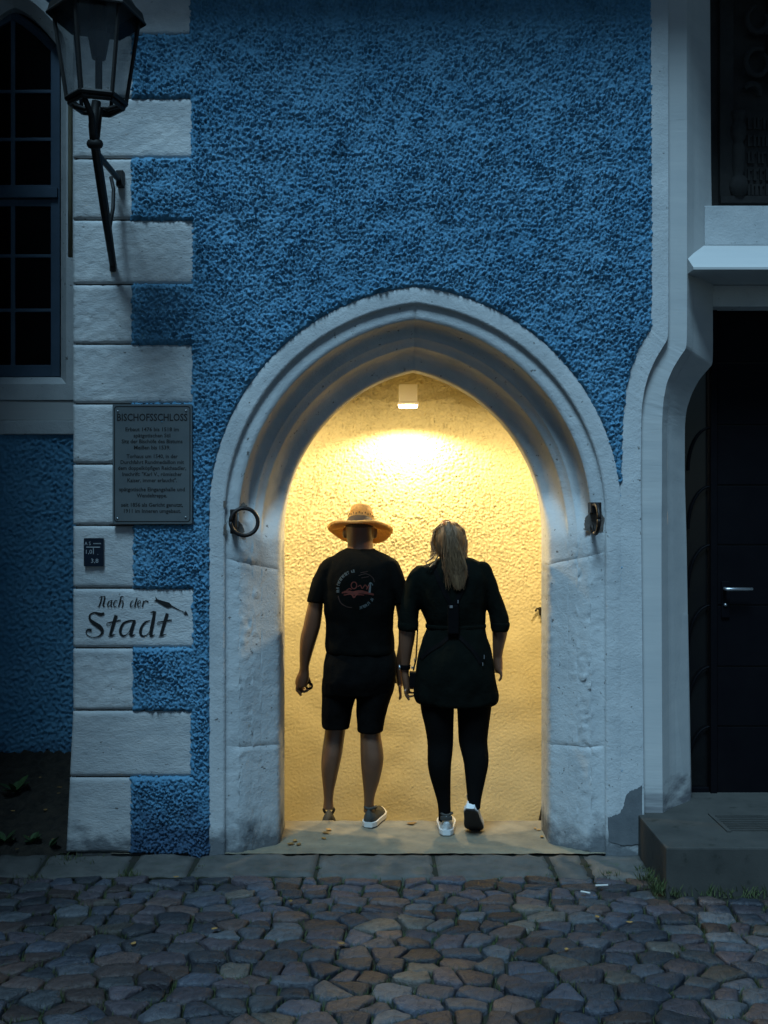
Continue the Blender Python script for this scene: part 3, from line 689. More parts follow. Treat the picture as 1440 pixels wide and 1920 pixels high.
for k, (c, poly) in enumerate(cells):
    if c[0] > 1.26 and c[1] > 4.72: continue
    V, Fc = cobble_mesh(c, poly, rr); mi = rr.choices(range(7), wts)[0]
    if k in visible:
        mk('cobble', [(a + c[0], b + c[1], z) for a, b, z in V], Fc, M['cob%d' % mi], paving, True, origin=(c[0], c[1], 0))
    else: rest[mi].add([(a + c[0], b + c[1], z) for a, b, z in V], Fc)
for mi, mb in enumerate(rest):
    o = mb.build('outer_cobbles', M['cob%d' % mi], paving, True); o['kind'] = 'stuff'

# stone step in front of the door
st = empty('stone_step', (2.3, 5.1, 0), 'low dark stone doorstep in front of the portal door', 'step')
mb = MB(); mb.box((1.302, 4.80, -0.05), (3.4, YW + 0.47, 0.20), 0.008); mb.build('step_block', M['step'], st)
gr = MB(); c0 = (1.66, 5.05)
for i in range(9): gr.box((c0[0] + 0.02, c0[1] + i * 0.03, 0.201), (c0[0] + 0.62, c0[1] + 0.012 + i * 0.03, 0.206))
gr.box((c0[0], c0[1] - 0.02, 0.2005), (c0[0] + 0.02, c0[1] + 0.28, 0.207)); gr.box((c0[0] + 0.62, c0[1] - 0.02, 0.2005), (c0[0] + 0.64, c0[1] + 0.28, 0.207))
gr.build('foot_grate', M['step'], st)

# soil bed on the left
xs = np.arange(-3.2, -1.60, 0.02); ys = np.arange(YW - 0.0, YL + 0.02, 0.02); Yg, Xg = np.meshgrid(ys, xs, indexing='ij')
s = np.clip((Yg - YW) / (YL - YW), 0, 1)
Zs = -0.01 + 0.25 * s ** 0.9 + fnoise(Xg.shape, 0.02, 0.05, 0.3, 71) * 0.010
so = grid_obj('soil_bed', np.stack([Xg, Yg, Zs], -1), M['soil']); tag(so, kind='structure')

# ------------------------------------------------------------------ lettering helpers
def text_parts(s, size, align='CENTER', xs=1.0, sp=1.0, bold=0.0, shear=0.0):
    cu = bpy.data.curves.new('t', 'FONT'); cu.body = s; cu.size = size; cu.align_x = align; cu.space_character = sp; cu.offset = bold; cu.shear = shear
    cu.resolution_u = 2
    o = bpy.data.objects.new('t', cu); COL.objects.link(o)
    dg = bpy.context.evaluated_depsgraph_get(); me = bpy.data.meshes.new_from_object(o.evaluated_get(dg))
    V = [(v.co.x * xs, v.co.y) for v in me.vertices]; Fc = [tuple(p.vertices) for p in me.polygons]
    bpy.data.objects.remove(o); bpy.data.meshes.remove(me); bpy.data.curves.remove(cu)
    return V, Fc
def wall_text(mb, s, x, z, y, size, width=None, **kw):
    V, Fc = text_parts(s, size, **kw)
    k = 1.0
    if width and V:
        w = max(v[0] for v in V) - min(v[0] for v in V); k = width / w
    mb.add([(x + a * k, y, z + b) for a, b in V], Fc)
def ribbon(mb, pts, wd, fn, sub=5):
    """flat brush stroke: catmull-rom through 2-D points, widths per point; fn maps 2-D -> 3-D"""
    n = len(pts)
    if not hasattr(wd, '__len__'): wd = [wd] * n
    if n == 2: C = [Vector((*pts[0], wd[0])).lerp(Vector((*pts[1], wd[1])), k / 4) for k in range(5)]
    else:
        q = [Vector((*p, w)) for p, w in zip(pts, wd)]; q = [q[0] * 2 - q[1]] + q + [q[-1] * 2 - q[-2]]; C = []
        for i in range(1, n):
            a, b, c, d = q[i - 1], q[i], q[i + 1], q[i + 2]
            for k in range(sub):
                t = k / sub; C.append(0.5 * ((2 * b) + (c - a) * t + (2 * a - 5 * b + 4 * c - d) * t * t + (3 * b - a - 3 * c + d) * t ** 3))
        C.append(q[-2])
    V = []; Fc = []
    for i, p in enumerate(C):
        t = (C[min(i + 1, len(C) - 1)] - C[max(i - 1, 0)]); t = Vector((t.x, t.y))
        t = t.normalized() if t.length > 1e-6 else Vector((1, 0)); nrm = Vector((-t.y, t.x)) * max(0.5, p.z) / 2
        V += [fn(p.x + nrm.x, p.y + nrm.y), fn(p.x - nrm.x, p.y - nrm.y)]
        if i: Fc.append((2 * i - 2, 2 * i - 1, 2 * i + 1, 2 * i))
    mb.add(V, Fc)

# painted direction on the corner stone
_k = [0]
def Z1(x, y):
    _k[0] += 1
    return P(130 + x / 5.76, 990 + y / 5.76, YW - 0.0040 - (_k[0] % 7) * 0.00004)
L1 = MB()
ribbon(L1, [(378, 922), (335, 932), (275, 914), (226, 935), (222, 985), (270, 1030), (325, 1066), (356, 1112), (335, 1158), (268, 1182), (205, 1165), (180, 1128), (200, 1098), (240, 1104)], [26, 34, 18, 18, 26, 42, 46, 36, 18, 10, 9, 10, 20, 30], Z1)
ribbon(L1, [(505, 942), (470, 1060), (440, 1160)], [36, 36, 28], Z1); ribbon(L1, [(420, 1170), (455, 1162), (500, 1148)], [8, 18, 4], Z1)
ribbon(L1, [(412, 1024), (470, 1012), (555, 994)], [10, 15, 12], Z1); ribbon(L1, [(414, 1020), (402, 1042), (425, 1056), (450, 1040)], 6, Z1)
ribbon(L1, [(712, 998), (650, 1002), (585, 1030), (552, 1095), (556, 1145), (588, 1164), (630, 1140), (660, 1090)], [10, 20, 24, 28, 28, 18, 8, 6], Z1)
ribbon(L1, [(706, 996), (675, 1090), (660, 1160)], [30, 38, 36], Z1); ribbon(L1, [(655, 1168), (685, 1162), (715, 1145)], [14, 18, 4], Z1)
ribbon(L1, [(872, 998), (820, 1018), (778, 1075), (768, 1135), (790, 1166), (835, 1155), (880, 1100)], [8, 20, 26, 30, 20, 10, 6], Z1)
ribbon(L1, [(920, 910), (905, 1000), (885, 1100), (878, 1160)], [30, 36, 36, 34], Z1); ribbon(L1, [(872, 918), (905, 905), (940, 908)], [4, 20, 10], Z1); ribbon(L1, [(866, 1170), (895, 1165), (925, 1148)], [12, 18, 4], Z1)
ribbon(L1, [(1058, 922), (1020, 1050), (988, 1158)], [34, 36, 28], Z1); ribbon(L1, [(965, 1168), (1005, 1160), (1052, 1143)], [8, 18, 4], Z1)
ribbon(L1, [(958, 1016), (1010, 1010), (1106, 993)], [10, 15, 14], Z1); ribbon(L1, [(960, 1012), (950, 1032), (968, 1046), (992, 1032)], 6, Z1)
for pts, w in [([(318, 762), (345, 742), (358, 745)], [4, 12, 8]), ([(350, 742), (338, 800), (318, 848)], [12, 15, 12]), ([(352, 750), (375, 738), (388, 742)], [6, 9, 10]),
               ([(385, 745), (372, 800), (366, 838), (385, 850)], [14, 17, 17, 5]), ([(304, 852), (326, 850)], [6, 8]),
               ([(455, 782), (425, 795), (412, 835), (425, 848), (448, 825)], [6, 10, 12, 9, 4]), ([(460, 778), (450, 825), (452, 848), (466, 842)], [12, 13, 11, 4]),
               ([(520, 790), (500, 782), (478, 815), (486, 848), (512, 838)], [9, 9, 12, 11, 4]),
               ([(558, 742), (545, 800), (530, 852)], [14, 14, 12]), ([(555, 742), (575, 740), (588, 748)], [8, 9, 4]), ([(545, 805), (570, 786), (580, 800), (574, 845), (560, 866)], [4, 10, 13, 11, 3]),
               ([(692, 782), (668, 800), (658, 838), (672, 850), (698, 826)], [6, 10, 12, 9, 4]), ([(732, 752), (712, 815), (706, 850)], [10, 14, 12]), ([(700, 852), (722, 844)], [9, 4]),
               ([(738, 822), (765, 808), (768, 788), (748, 788), (736, 822), (745, 850), (774, 838)], [5, 7, 9, 9, 12, 10, 4]),
               ([(802, 786), (794, 825), (786, 852)], [12, 14, 11]), ([(798, 806), (825, 786), (855, 796)], [5, 12, 14]), ([(893, 824), (894, 832)], [8, 8])]:
    ribbon(L1, pts, w, Z1)
ribbon(L1, [(1110, 846), (1180, 882), (1250, 916)], [16, 10, 9], Z1)
L1.add([Z1(*p) for p in [(1285, 940), (1256, 890), (1248, 915), (1232, 936)]], [(0, 1, 2, 3)])
L1.add([Z1(*p) for p in [(928, 733), (948, 768), (1080, 806), (1122, 850), (1068, 862), (1030, 850), (945, 796), (908, 792), (934, 774)]], [(0, 1, 8), (1, 2, 6, 8), (2, 3, 4, 5, 6), (8, 6, 7)])
L1.build('painted_lettering', M['ink'], gate)

# ------------------------------------------------------------------ plaque
def rrect(x0, x1, z0, z1, r, n=6):
    out = []
    for cx, cz, a0 in ((x1 - r, z1 - r, 0), (x0 + r, z1 - r, 90), (x0 + r, z0 + r, 180), (x1 - r, z0 + r, 270)):
        for k in range(n + 1):
            a = math.radians(a0 + 90 * k / n); out.append((cx + r * math.cos(a), cz + r * math.sin(a)))
    return out
PY = YW - 0.035
def Q_(px, py): return P(px, py, PY)
pl = empty('castle_plaque', Q_(285, 983), 'grey metal plaque headed BISCHOFSSCHLOSS screwed over the corner stones', 'plaque')
a, b = Q_(211, 982), Q_(360, 758)
MB().prism([(x, PY, z) for x, z in rrect(a.x, b.x, a.z, b.z, 0.006)], (0, 0.022, 0)).build('plate', M['brass'], pl)
o1 = rrect(a.x + 0.008, b.x - 0.008, a.z + 0.009, b.z - 0.009, 0.016); o2 = rrect(a.x + 0.0125, b.x - 0.0125, a.z + 0.0135, b.z - 0.0135, 0.012); n = len(o1)
mk('border_line', [(x, PY - 0.001, z) for x, z in o1 + o2], [(i, (i + 1) % n, n + (i + 1) % n, n + i) for i in range(n)], M['ink'], pl)
mb = MB(); cxp = Q_(285.2, 0).x
wall_text(mb, 'BISCHOFSSCHLOSS', cxp, Q_(0, 789).z, PY - 0.001, 0.052, width=132 * PY / F, bold=0.0008)
lines = [(808.5, 'Erbaut 1476 bis 1518 im', 100), (820, 'spätgotischen Stil', 69), (831, 'Sitz der Bischöfe des Bistums', 114), (842.5, 'Meißen bis 1539.', 68), (859, 'Torhaus um 1540, in der', 96), (870, 'Durchfahrt Rundmedaillon mit', 119),
         (881, 'dem doppelköpfigen Reichsadler,', 128), (892.5, 'Inschrift: "Karl V., römischer', 112), (904, 'Kaiser, immer erlaucht".', 93), (921, 'spätgotische Eingangshalle und', 123), (932.5, 'Wendeltreppe.', 57), (950, 'seit 1856 als Gericht genutzt,', 116), (961.5, '1911 im Inneren umgebaut.', 107)]
mb.build('heading', M['ink'], pl)
for y, s, w in lines:
    mb = MB(); wall_text(mb, s, cxp, Q_(0, y).z, PY - 0.001, 0.0275, width=w * PY / F, bold=0.0005); mb.build('inscription_line', M['ink'], pl)
for (x, y) in ((221, 771), (349, 770), (220, 972), (348, 970)):
    c = Q_(x, y); m_ = Matrix.Translation(c) @ Matrix.Rotation(math.radians(90), 4, 'X')
    MB().lathe([(0.0055, 0.0), (0.0055, 0.002), (0.004, 0.004), (0.001, 0.005)], 12, m_).build('screw', M['steel'], pl, True)

# small hydrant marker sign
HY = YW - 0.018
hs = empty('hydrant_sign', P(176, 1062, HY), 'small dark navy marker sign reading AS 1,0 3,8', 'sign')
a, b = P(157, 1062, HY), P(194, 1009, HY)
MB().prism([(x, HY, z) for x, z in rrect(a.x, b.x, a.z, b.z, 0.005)], (0, 0.014, 0)).build('plate', M['navy'], hs)
k5 = lambda x, y: P(130 + x / 5.76, 990 + y / 5.76, HY - 0.001)
for s, x, y, sz, xs_, ww in [('A S', 198, 185, 0.026, 1, 66), ('1,0', 207, 278, 0.030, 1, 66), ('3,8', 273, 375, 0.030, 1, 80), ('.', 308, 288, 0.03, 1, None)]:
    mb = MB(); c = k5(x, y); wall_text(mb, s, c.x, c.z, c.y, sz, width=(ww / 5.76 * HY / F) if ww else None); mb.build('sign_text', M['signwhite'], hs)
for (x0, y0, x1, y1) in ((182, 202, 332, 211), (256, 213, 263, 282)) + tuple((260 + 14 * k, 163, 270 + 14 * k, 173) for k in range(6)):
    c0, c1 = k5(x0, y1), k5(x1, y0); mb = MB(); mb.add([(c0.x, c0.y, c0.z), (c1.x, c0.y, c0.z), (c1.x, c0.y, c1.z), (c0.x, c0.y, c1.z)], [(0, 1, 2, 3)]); mb.build('sign_line', M['signwhite'], hs)

# ------------------------------------------------------------------ iron rings
def torus(mb, c, R, r, nrm, seg=28, rs=8, a0=0, a1=2 * math.pi):
    nrm = Vector(nrm).normalized(); u = nrm.cross(Vector((0, 0, 1))); u = u.normalized() if u.length > 1e-3 else Vector((1, 0, 0)); v = nrm.cross(u)
    mb.tube([c + (u * math.cos(a0 + (a1 - a0) * k / seg) + v * math.sin(a0 + (a1 - a0) * k / seg)) * R for k in range(seg + 1)], r, rs)
r1 = empty('iron_ring', Wp(440, 975, 0), 'round black iron tether ring turned open on the left jamb of the archway', 'ring')
mb = MB(); mb.box(Wp(431, 1001, -0.035), Wp(447, 955, 0.06), 0.005); mb.build('staple', M['rustiron'], r1)
mb = MB(); torus(mb, P(458, 978.5, YW - 0.03), 25.5 * YW / F, 0.0105, (0.25, -1, 0.1)); mb.build('hoop', M['rustiron'], r1, True)
r2 = empty('iron_ring', Wp(1116, 970, 0), 'black iron tether ring seen edge-on in the broken right jamb of the archway', 'ring')
mb = MB(); mb.box(Wp(1108, 962, -0.02), Wp(1122, 942, 0.06), 0.004); mb.build('staple', M['rustiron'], r2)
mb = MB(); torus(mb, P(1116, 973, YW - 0.045), 27.5 * YW / F, 0.0105, (1, 0.06, 0)); mb.build('hoop', M['rustiron'], r2, True)
def patch(name, poly, d, mat, th=0.004):
    pp = []
    for (a, b) in zip(poly, poly[1:] + poly[:1]):
        for k in range(4): pp.append((a[0] + (b[0] - a[0]) * k / 4 + random.uniform(-.8, .8), a[1] + (b[1] - a[1]) * k / 4 + random.uniform(-.8, .8)))
    MB().prism([Wp(x, y, d) for x, y in pp], (0, th, 0)).build(name, mat, gate)
patch('chipped_hole', [(1096, 978), (1098, 970), (1106, 962), (1109, 948), (1124, 948), (1128, 962), (1134, 972), (1130, 996), (1113, 1000), (1097, 994)], 0.0150, M['hole'])
patch('chipped_hole', [(445, 958), (450, 947), (456, 942), (463, 947), (464, 951), (452, 956)], 0.009, M['hole'])
patch('chipped_hole', [(447, 976), (456, 988), (459, 998), (450, 1000), (446, 990)], 0.009, M['hole'])
patch('chipped_hole', [(419, 940), (424, 938), (423, 952), (418, 950)], -0.008, M['hole'])
patch('chipped_hole', [(420, 985), (425, 980), (424, 1000), (418, 1001)], -0.008, M['hole'])

# ------------------------------------------------------------------ street lantern on its bracket
LY = 4.65
lan = empty('wall_lantern', Wp(212, 500), 'black six-sided street lantern on an iron bracket fixed to the corner stones', 'lantern')
lc = P(181, 190, LY)
def hexv(r, z, yaw=14):
    return [Vector((lc.x + r * math.sin(math.radians(60 * k - yaw)), lc.y - r * math.cos(math.radians(60 * k - yaw)), z)) for k in range(6)]
zb_, zt_ = lc.z, P(0, 22, LY).z
bot, top = hexv(0.128, zb_), hexv(0.188, zt_)
for k in range(6):
    k2 = (k + 1) % 6
    MB().tube([bot[k], top[k]], 0.010, 6).build('corner_bar', M['iron'], lan)
    ins = 0.965
    q = [Vector((lc.x, lc.y, p.z)).lerp(p, ins) for p in (bot[k], bot[k2], top[k2], top[k])]
    mk('glass_pane', q, [(0, 1, 2, 3)], M['lglass'], lan)
mb = MB()
for k in range(6):
    mb.tube([bot[k], bot[(k + 1) % 6]], 0.012, 6); mb.tube([hexv(0.118, zb_ - 0.02)[k], hexv(0.118, zb_ - 0.02)[(k + 1) % 6]], 0.010, 6)
mb.build('base_rim', M['iron'], lan)
mb = MB(); mb.loft([hexv(0.20, zt_ + 0.02), hexv(0.215, zt_ - 0.035), hexv(0.218, zt_ - 0.028), hexv(0.13, zt_ + 0.11), hexv(0.06, zt_ + 0.17), hexv(0.05, zt_ + 0.22), hexv(0.075, zt_ + 0.23), hexv(0.01, zt_ + 0.29)])
mb.build('roof', M['iron'], lan)
mb = MB(); mb.tube([lc + Vector((0.01, 0, 0.30)), lc + Vector((0.01, 0, 0.19))], [0.05, 0.03], 10); mb.tube([lc + Vector((0.01, 0, 0.19)), lc + Vector((0.01, 0, 0.05))], 0.016, 8); mb.tube([lc + Vector((0.01, 0, 0.42)), lc + Vector((0.01, 0, 0.31))], [0.035, 0.035], 10)
mb.build('burner', M['iron'], lan)
mb = MB(); j = P(178, 270, LY)
for sg in (-1, 1): mb.tube([lc + Vector((sg * 0.115, 0.0, -0.015)), lc + Vector((sg * 0.05, 0, -0.035)), lc + Vector((sg * 0.018, 0, -0.03)), j + Vector((sg * 0.012, 0, 0.03))], 0.011, 8)
mb.tube([lc + Vector((0, 0, 0.0)), P(176, 235, LY), j], [0.02, 0.024, 0.022], 10)
mb.tube([lc + Vector((-0.03, -0.10, -0.012)), P(171, 215, LY - 0.05), P(175, 250, LY - 0.02), j], [0.012, 0.014, 0.016, 0.016], 8)
mb.build('fork', M['iron'], lan, True)
MB().tube([j + Vector((-0.036, 0, 0)), j + Vector((-0.03, 0, 0)), j + Vector((-0.012, 0, 0)), j + Vector((0.012, 0, 0)), j + Vector((0.03, 0, 0)), j + Vector((0.036, 0, 0))], [0.006, 0.017, 0.024, 0.024, 0.017, 0.006], 12).build('knuckle', M['iron'], lan, True)
w0 = Wp(212, 497, -0.01)
MB().tube([j, j.lerp(w0, 0.5) + Vector((0, 0, 0)), w0], [0.021, 0.022, 0.018], 8).build('main_arm', M['iron'], lan)
MB().box(Wp(205, 508, -0.02), Wp(219, 490, 0.01), 0.004).build('wall_foot', M['iron'], lan)
w1_ = Wp(222, 336, -0.03)
MB().tube([j.lerp(w0, 0.06), w1_], 0.015, 8).build('stay', M['iron'], lan)
MB().box(Wp(217, 348, -0.04), Wp(235, 324, 0.01), 0.005).build('wall_foot', M['iron'], lan)
MB().tube([w1_ + Vector((-0.03, -0.03, 0)), Wp(213, 355, -0.09), Wp(212, 390, -0.10), j.lerp(w0, 0.72)], 0.010, 8).build('brace', M['iron'], lan, True)

# ------------------------------------------------------------------ wall lamps in the passage
def wall_lamp(x, z, label, watts, arm=0.0):
    YB = YBW - arm
    L = empty('wall_lamp', (x, YB, z), label, 'lamp')
    hw = 0.058
    MB().box((x - hw, YB - 0.12, z + 0.045), (x + hw, YB - 0.012, z + 0.155), 0.006).build('housing', M['lampbox'], L)
    MB().box((x - hw - 0.008, YB - 0.128, z + 0.028), (x + hw + 0.008, YB - 0.008, z + 0.0445), 0.004).build('shade_rim', M['lampbox'], L)
    MB().prism([(x + 0.060 * math.cos(i * math.pi / 8), YB - 0.066 + 0.048 * math.sin(i * math.pi / 8), z + 0.0275) for i in range(16)], (0, 0, -0.016)).build('glass', M['lampglow'], L)
    if arm: MB().box((x - 0.02, YB - 0.011, z + 0.07), (x + 0.02, YBW, z + 0.11), 0.003).build('arm', M['lampbox'], L)
    ld = bpy.data.lights.new('lamp_light', 'SPOT'); ld.energy = watts; ld.color = (1.0, 0.765, 0.395); ld.shadow_soft_size = 0.035; ld.spot_size = math.radians(154); ld.spot_blend = 0.3
    lo = bpy.data.objects.new('lamp_light', ld); COL.objects.link(lo); lo.parent = L; lo.location = (0, -0.075, -0.035)
    return L
LAY = 6.60; lampx = (765 - 720) * LAY / F; lampz = CAMH + (960 - 770) * YB / F
wall_lamp(lampx, CAMH + (960 - 768) * LAY / F, 'small box lamp glowing under the point of the archway', LAMP_W * 0.72, YBW - LAY - 0.06)
def spotlight(p, aim, label, watts):
    p = Vector(p); aim = Vector(aim); d = (aim - p).normalized()
    L = empty('passage_spotlight', p, label, 'spotlight', 'spotlights inside the passage')
    MB().tube([p - d * 0.10, p - d * 0.09, p + d * 0.02], [0.02, 0.045, 0.05], 16).build('spot_head', M['lampbox'], L, True)
    MB().tube([p - d * 0.05, Vector((p.x, YW + 0.43, p.z + 0.04))], 0.012, 8).build('spot_bracket', M['lampbox'], L, True)
    MB().tube([p + d * 0.0205, p + d * 0.024], [0.046, 0.046], 16).build('glass', M['lampglow'], L)
    ld = bpy.data.lights.new('lamp_light', 'SPOT'); ld.energy = watts; ld.color = (1.0, 0.765, 0.395); ld.shadow_soft_size = 0.03
    ld.spot_size = math.radians(125); ld.spot_blend = 0.5
    lo = bpy.data.objects.new('lamp_light', ld); COL.objects.link(lo); lo.parent = L; lo.location = d * 0.03; lo.rotation_euler = (-d).to_track_quat('Z', 'Y').to_euler()
spotlight((-1.05, YW + 0.55, 2.35), (0.25, YBW, 0.45), 'small spotlight inside the front wall, hidden beside the left jamb of the archway', LAMP_W * 0.95)
spotlight((1.28, YW + 0.55, 2.35), (0.08, YBW, 0.45), 'small spotlight inside the front wall, hidden beside the right jamb of the archway', LAMP_W * 0.95)
hr = empty('handrail', P(1020, 1520, 6.7), 'dark metal handrail slanting at the foot of the lit passage wall', 'handrail')
MB().tube([P(1066, 1290, 6.80), P(1034, 1440, 6.74), P(1013, 1540, 6.72), P(1008, 1566, 6.72)], 0.013, 8).build('rail', M['iron'], hr, True)
MB().tube([P(1023, 1495, 6.72), P(1034, 1512, 6.80), P(1034, 1530, 6.88)], 0.008, 8).build('rail_bracket', M['iron'], hr, True)
hk = empty('wall_hook', P(1017, 1145, YB), 'small black iron hook on the lit passage wall beside the right jamb', 'hook')
mb = MB(); mb.box(P(1011, 1154, YB - 0.02), P(1022, 1138, YB + 0.01), 0.003); mb.tube([P(1012, 1142, YB - 0.02), P(1007, 1141, YB - 0.05), P(1004, 1146, YB - 0.06)], 0.007, 6); mb.tube([P(1016, 1154, YB - 0.01), P(1016, 1160, YB - 0.02)], 0.006, 6); mb.build('hook_body', M['iron'], hk)

# ------------------------------------------------------------------ people
def bake(name, mb, voxel, mat, parent, smooth_it=6, wrinkle=0.0, wscale=10.0, wst=(1, 1, 1)):
    """fuse overlapping closed shapes into one continuous skin"""
    me = bpy.data.meshes.new('tmp'); me.from_pydata([tuple(v) for v in mb.V], [], mb.F)
    bm = bmesh.new(); bm.from_mesh(me); bmesh.ops.recalc_face_normals(bm, faces=bm.faces[:]); bm.to_mesh(me); bm.free()
    o = bpy.data.objects.new('tmp', me); COL.objects.link(o)
    r = o.modifiers.new('r', 'REMESH'); r.mode = 'VOXEL'; r.voxel_size = voxel
    s = o.modifiers.new('s', 'SMOOTH'); s.iterations = smooth_it; s.factor = 0.5
    dg = bpy.context.evaluated_depsgraph_get(); m2 = bpy.data.meshes.new_from_object(o.evaluated_get(dg))
    bpy.data.objects.remove(o); bpy.data.meshes.remove(me)
    V = np.empty(len(m2.vertices) * 3, dtype=np.float32); m2.vertices.foreach_get('co', V); V = V.reshape(-1, 3).astype(float)
    if wrinkle:
        Nn = np.empty(len(m2.vertices) * 3, dtype=np.float32); m2.vertices.foreach_get('normal', Nn); Nn = Nn.reshape(-1, 3)
        w = np.array([mnoise.noise(Vector((v[0] * wst[0] * wscale, v[1] * wst[1] * wscale, v[2] * wst[2] * wscale))) + 0.5 * mnoise.noise(Vector((v[0] * wst[0] * wscale * 2.3 + 9, v[1] * wst[1] * wscale * 2.3, v[2] * wst[2] * wscale * 2.3))) for v in V])
        V = V + Nn * (w * wrinkle)[:, None]
    base = wloc(parent); V = V - np.array(base)
    m2.vertices.foreach_set('co', V.astype(np.float32).ravel()); m2.name = name
    m2.materials.clear(); m2.materials.append(mat)
    m2.polygons.foreach_set('use_smooth', [True] * len(m2.polygons)); m2.update()
    o = bpy.data.objects.new(name, m2); COL.objects.link(o); o.parent = parent
    return o
def lofted(mb, rows, Y0, ex=2.2, seg=24):
    """rows: (py, left px, right px, y offset, y radius) -> closed body with rounded ends"""
    rings = []
    rows = list(rows)
    # smooth interpolation between rows
    R = np.array(rows, dtype=float)
    for i in range(len(R) - 1):
        for k in range(3):
            t = k / 3
            a = R[max(i - 1, 0)]; b = R[i]; c = R[i + 1]; d = R[min(i + 2, len(R) - 1)]
            rings.append(0.5 * ((2 * b) + (c - a) * t + (2 * a - 5 * b + 4 * c - d) * t * t + (3 * b - a - 3 * c + d) * t ** 3))
    rings.append(R[-1])
    out = []
    for py, l, r, yo, ry in rings:
        c = P((l + r) / 2, py, Y0); rx = max(0.003, (r - l) / 2 * Y0 / F)
        ring = []
        for k in range(seg):
            a = 2 * math.pi * k / seg; ca, sa = math.cos(a), math.sin(a)
            ring.append(Vector((c.x + rx * math.copysign(abs(ca) ** (2 / ex), ca), Y0 + yo + ry * math.copysign(abs(sa) ** (2 / ex), sa), c.z)))
        out.append(ring)
    mb.loft(out)
def shoe(name, loc, yaw, pitch, length, width, mats, parent, high=0.085, roll=0.0):
    """shoe with its heel bottom at loc, toe pointing +Y before yaw; pitch lifts the heel (rotation about the toe side)"""
    Mx = Matrix.Translation(loc) @ Matrix.Rotation(yaw, 4, 'Z') @ Matrix.Rotation(pitch, 4, 'X') @ Matrix.Rotation(roll, 4, 'Y')
    def hw(t): return width / 2 * (0.70 + 0.12 * math.sin(t * 3.0) + 0.22 * math.exp(-((t - 0.70) / 0.22) ** 2)) * min(1, (max(0.0, t + 0.04) / 0.16) ** 0.5) * min(1, (max(0.0, 1.03 - t) / 0.22) ** 0.55)
    def up(t): return high * (1.0 - 0.10 * smst(np.array(t), 0.0, 0.1)) * (1 - 0.50 * float(smst(np.array(t), 0.30, 0.80))) * (1 if t < 0.9 else 1 - (t - 0.9) * 3.0)
    n = 20; rings = []; srings = []
    for i in range(n + 1):
        t = i / n; w = max(0.006, hw(t)); hgt = up(t); y = t * length
        toe = 0.012 * float(smst(np.array(t), 0.72, 1.0))
        rings.append([Mx @ Vector((w * math.copysign(abs(math.cos(a)) ** 0.75, math.cos(a)) * (1 - 0.34 * max(0, math.sin(a)) ** 1.5), y, 0.022 + toe + (hgt - 0.022) * max(0.0, math.sin(a)) ** 0.8 if math.sin(a) > 0 else 0.018 + toe)) for a in [2 * math.pi * k / 18 for k in range(18)]])
        w2 = w + 0.004
        srings.append([Mx @ Vector((x, y + (t - 0.5) * 0.012, z + toe)) for x, z in ((-w2, 0.002), (-w2 + 0.004, 0.0), (w2 - 0.004, 0.0), (w2, 0.002), (w2, 0.026), (w2 - 0.003, 0.028), (-w2 + 0.003, 0.028), (-w2, 0.026))])
    m1 = MB(); m1.loft(rings); s = m1.build(name, mats[0], parent, True)
    # collar
    cr = MB(); pts = []
    for k in range(17):
        a = 2 * math.pi * k / 16; pts.append(Mx @ Vector((0.030 * math.cos(a), 0.052 + 0.045 * math.sin(a), high * 0.97 + 0.006 * math.cos(2 * a) - 0.010 * math.sin(a))))
    cr.tube(pts, 0.008, 8); cr.build('collar', mats[0] if len(mats) < 4 else mats[3], s, True)
    m2 = MB(); m2.loft(srings); m2.build('midsole', mats[1], s, False)
    m3 = MB(); n2 = [Mx @ Vector((-(max(0.006, hw(i / n)) + 0.002), i / n * length, -0.001 + 0.012 * float(smst(np.array(i / n), 0.72, 1.0)))) for i in range(n + 1)]
    n3 = [Mx @ Vector(((max(0.006, hw(i / n)) + 0.002), i / n * length, -0.001 + 0.012 * float(smst(np.array(i / n), 0.72, 1.0)))) for i in range(n + 1)]
    off = (Mx.to_3x3() @ Vector((0, 0, -0.005)))
    m3.loft([[p, q, q + off, p + off] for p, q in zip(n2, n3)]); m3.build('outsole', mats[2], s)
    return s, Mx
def finger(mb, pts, r0, r1): mb.tube(pts, [r0 + (r1 - r0) * i / (len(pts) - 1) for i in range(len(pts))], 8)

# ---- man
YM = 5.80
man = empty('person', (P(670, 1548, YM).x, YM, 0.0), 'person in straw hat, black printed t-shirt, black shorts and grey canvas shoes walking away', 'person')
b = MB()
lofted(b, [(1060, 640, 710, 0.01, 0.07), (1040, 648, 702, 0.015, 0.062), (1022, 651, 699, 0.022, 0.060), (1008, 650, 700, 0.03, 0.070), (996, 648, 701, 0.045, 0.092), (982, 647, 702, 0.05, 0.100), (974, 651, 698, 0.05, 0.09), (968, 658, 691, 0.05, 0.065), (965, 668, 682, 0.05, 0.03)], YM)
for sx in (645.5, 703.5): lofted(b, [(990, sx - 2.5, sx + 2.5, 0.05, 0.012), (996, sx - 4, sx + 4, 0.05, 0.02), (1004, sx - 3.6, sx + 3.6, 0.05, 0.018), (1010, sx - 2, sx + 2, 0.05, 0.010)], YM, seg=12)
# face side of the head: nose and jaw
lofted(b, [(990, 668, 682, 0.135, 0.014), (1000, 666, 684, 0.145, 0.024), (1006, 668, 682, 0.14, 0.016)], YM, seg=12); lofted(b, [(1004, 656, 694, 0.09, 0.05), (1016, 658, 692, 0.095, 0.045), (1024, 664, 686, 0.09, 0.03)], YM)
lofted(b, [(1050, 612, 738, 0.0, 0.07), (1090, 612, 738, 0.0, 0.10), (1150, 616, 733, 0.0, 0.105), (1215, 618, 733, 0, 0.11), (1260, 612, 736, 0, 0.115), (1300, 612, 734, 0, 0.11)], YM)
